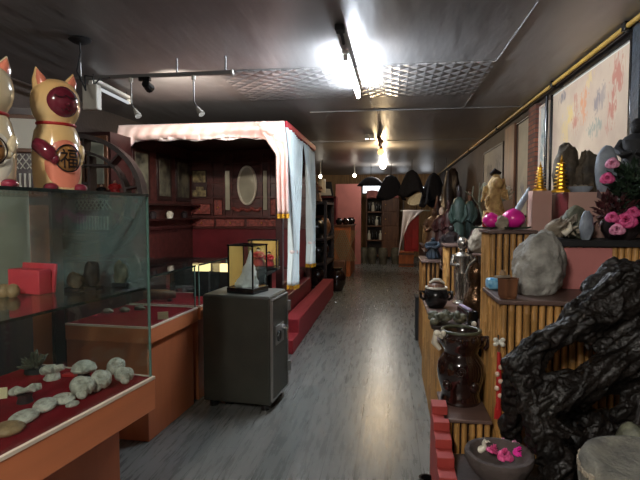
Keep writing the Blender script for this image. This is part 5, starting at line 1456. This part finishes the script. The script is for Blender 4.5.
# left far
ct = thing('counter', 'orange wooden counter with lattice front on the left far side', 'counter', (-1.06, 12.2, 0))
B().bb(-.22, .16, -.66, .8, 0, 1.16).build('body', 'orangewood', ct, bevel=.006)
B().bb(-.24, .19, -.7, .82, 1.16, 1.2).build('top_board', 'midwood', ct, bevel=.006)
lt = B()
for i in range(9):
    x = -.2 + i * .045
    lt.box((x, -.68, .72), (.014, .014, .78), ry=.4); lt.box((x, -.685, .72), (.014, .014, .78), ry=-.4)
lt.build('lattice', 'wicker', ct)
for i, (dx, dy, m) in enumerate(((-.12, -.5, 'black'), (.02, -.4, 'glaze'), (.1, -.05, 'black'), (.06, .3, 'glazeg'), (.1, .6, 'black'))):
    tag(B().lathe([(0, 0), (.05, 0), (.08, .06), (.075, .11), (.04, .14), (.05, .16), (0, .16)], 16).build('small_jar', m, loc=(-1.06 + dx, 12.2 + dy, 1.201)), ('first', 'second', 'third', 'fourth', 'fifth')[i] + ' small dark jar from the near end of the counter', 'jar', 'small jars on the counter')
tag(B().bb(-1.55, -.82, 14.3, 14.36, 0, 2.3).build('pink_partition', 'pink', bevel=.004), 'flat pink partition board behind the counter', 'board')
rk = thing('display_rack', 'dark display rack of pots beyond the white curtains', 'rack', (-1.5, 9.3, 0))
for x in (-.42, .34):
    for y in (-.3, .8): B().bb(x - .025, x + .025, y - .025, y + .025, 0, 1.7).build('post', 'darkwood', rk)
for z in (.12, .55, 1.0, 1.66): B().bb(-.45, .37, -.33, .83, z - .02, z + .02).build('shelf', 'darkwood', rk)
B().bb(-.45, .37, .81, .83, .1, 1.66).build('back', 'blackm', rk)
JR = [(0, 0), (.09, 0), (.14, .1), (.15, .2), (.11, .29), (.08, .31), (.1, .34), (0, .34)]
for i, (dx, dy, z, m, k, lab) in enumerate(((.17, -.15, .141, 'glaze', 1, 'dark jar on the lowest shelf of the dark rack'), (-.2, -.1, .141, 'black', 1, 'second dark jar on the lowest shelf of the dark rack'), (.18, -.12, .571, 'black', 1.1, 'big black jar on the middle shelf of the dark rack'), (.15, .45, .571, 'glaze', 1.1, 'brown jar deeper on the middle shelf of the dark rack'), (-.2, -.1, .571, 'bluefig', 1.1, 'blue grey jar on the middle shelf of the dark rack'), (.15, -.12, 1.021, 'black', 1.08, 'large black jar on the upper shelf of the dark rack'), (.18, .4, 1.021, 'brownfig', 1.2, 'brown jar deeper on the upper shelf of the dark rack'), (-.2, -.1, 1.021, 'glaze', 1.08, 'dark brown jar left on the upper shelf of the dark rack'))):
    tag(B().lathe([(r * k, zz * k) for r, zz in JR], 22).build('dark_jar', m, loc=(-1.5 + dx, 9.3 + dy, z)), lab, 'jar', 'jars on the dark rack')
figurine('figurine', 'brown carved figurine on top of the dark rack', (-1.35, 9.2, 1.681), .4, 'brownfig', None, .3, .5)
rock('dark_carving', 'dark rough carving on top of the dark rack', 'carving', (-1.65, 9.3, 1.681), (.4, .3, .25), 91, 'darkfig', amp=.3)
q = G(336, 10.9, 0); tag(B().box((0, 0, .22), (.3, .4, .44)).build('carton', 'midwood', loc=(q.x + .06, q.y, 0), bevel=.006), 'plain brown carton on the floor before the lattice counter', 'carton')
q = G(318, 7.95, 0)
pot('floor_jar', 'dark glazed jar on the floor beyond the red step', (-1.25, 9.0 - .25, 0) if False else (-1.0, 9.45, 0), [(r * 1.2, z * 1.3) for r, z in JR], 'glaze', 'jar')
sh = thing('red_shelf', 'red wooden shelf unit behind the dark rack', 'shelf', (-1.9, 13.6, 0))
for z in (.4, 1.0, 1.5, 1.9): B().bb(-.45, .45, -.2, .2, z - .02, z + .02).build('board', 'maroon', sh)
for x in (-.43, .43): B().bb(x - .03, x + .03, -.2, .2, 0, 1.92).build('side', 'maroon', sh)
B().bb(-.45, .45, .18, .2, 0, 1.92).build('back', 'redfig', sh)
s = thing('picture_box', 'dark peaked frame with white scene on the red shelf', 'ornament', (-1.72, 13.5, 1.921))
B().prism([(-.2, 0, 0), (.2, 0, 0), (.14, 0, .4), (-.1, 0, .4)], (0, .05, 0)).build('frame', 'blackm', s)
B().prism([(-.15, -.006, .03), (.15, -.006, .03), (.11, -.006, .2), (-.12, -.006, .22)], (0, .005, 0)).build('white_scene', 'mount', s)
q = atY(322, 186, 12.0)
s = thing('white_lantern', 'small white cylinder lantern hanging left of the pink board', 'lantern', q)
B().lathe([(0, -.16), (.085, -.16), (.09, -.1), (.09, .1), (.085, .16), (0, .16)], 18).build('shade', 'pale_glaze', s)
B().cyl((0, 0, .15), (0, 0, 2.75 - q.z), .006, n=6).build('cord', 'blackm', s)
for px, py, y in ((320.5, 176.5, 12.6), (354.5, 175.5, 13.2)):
    q = atY(px, py, y)
    s = thing('spot_bulb', 'tiny white bulb ' + ('above the white lantern' if px < 330 else 'above the pink partition'), 'lamp', q, 0, 'tiny bulbs at the far end')
    B().ball((0, 0, 0), .045, 2).build('bulb', 'bulbw', s); B().cyl((0, 0, .03), (0, 0, 2.75 - q.z), .012, n=8).build('stem', 'casing', s)

# ================================================================== room light and view
w = bpy.data.worlds.new('world'); sc.world = w; w.use_nodes = True
w.node_tree.nodes['Background'].inputs[0].default_value = (.5, .55, .6, 1); w.node_tree.nodes['Background'].inputs[1].default_value = .15
sc.view_settings.view_transform = 'Standard'; sc.view_settings.look = 'None'; sc.view_settings.gamma = 1; sc.view_settings.use_curve_mapping = False
sc.view_settings.exposure = 1.0
sc.cycles.transparent_max_bounces = 40; sc.cycles.max_bounces = 8; sc.cycles.use_denoising = True
sc.cycles.sample_clamp_indirect = 6
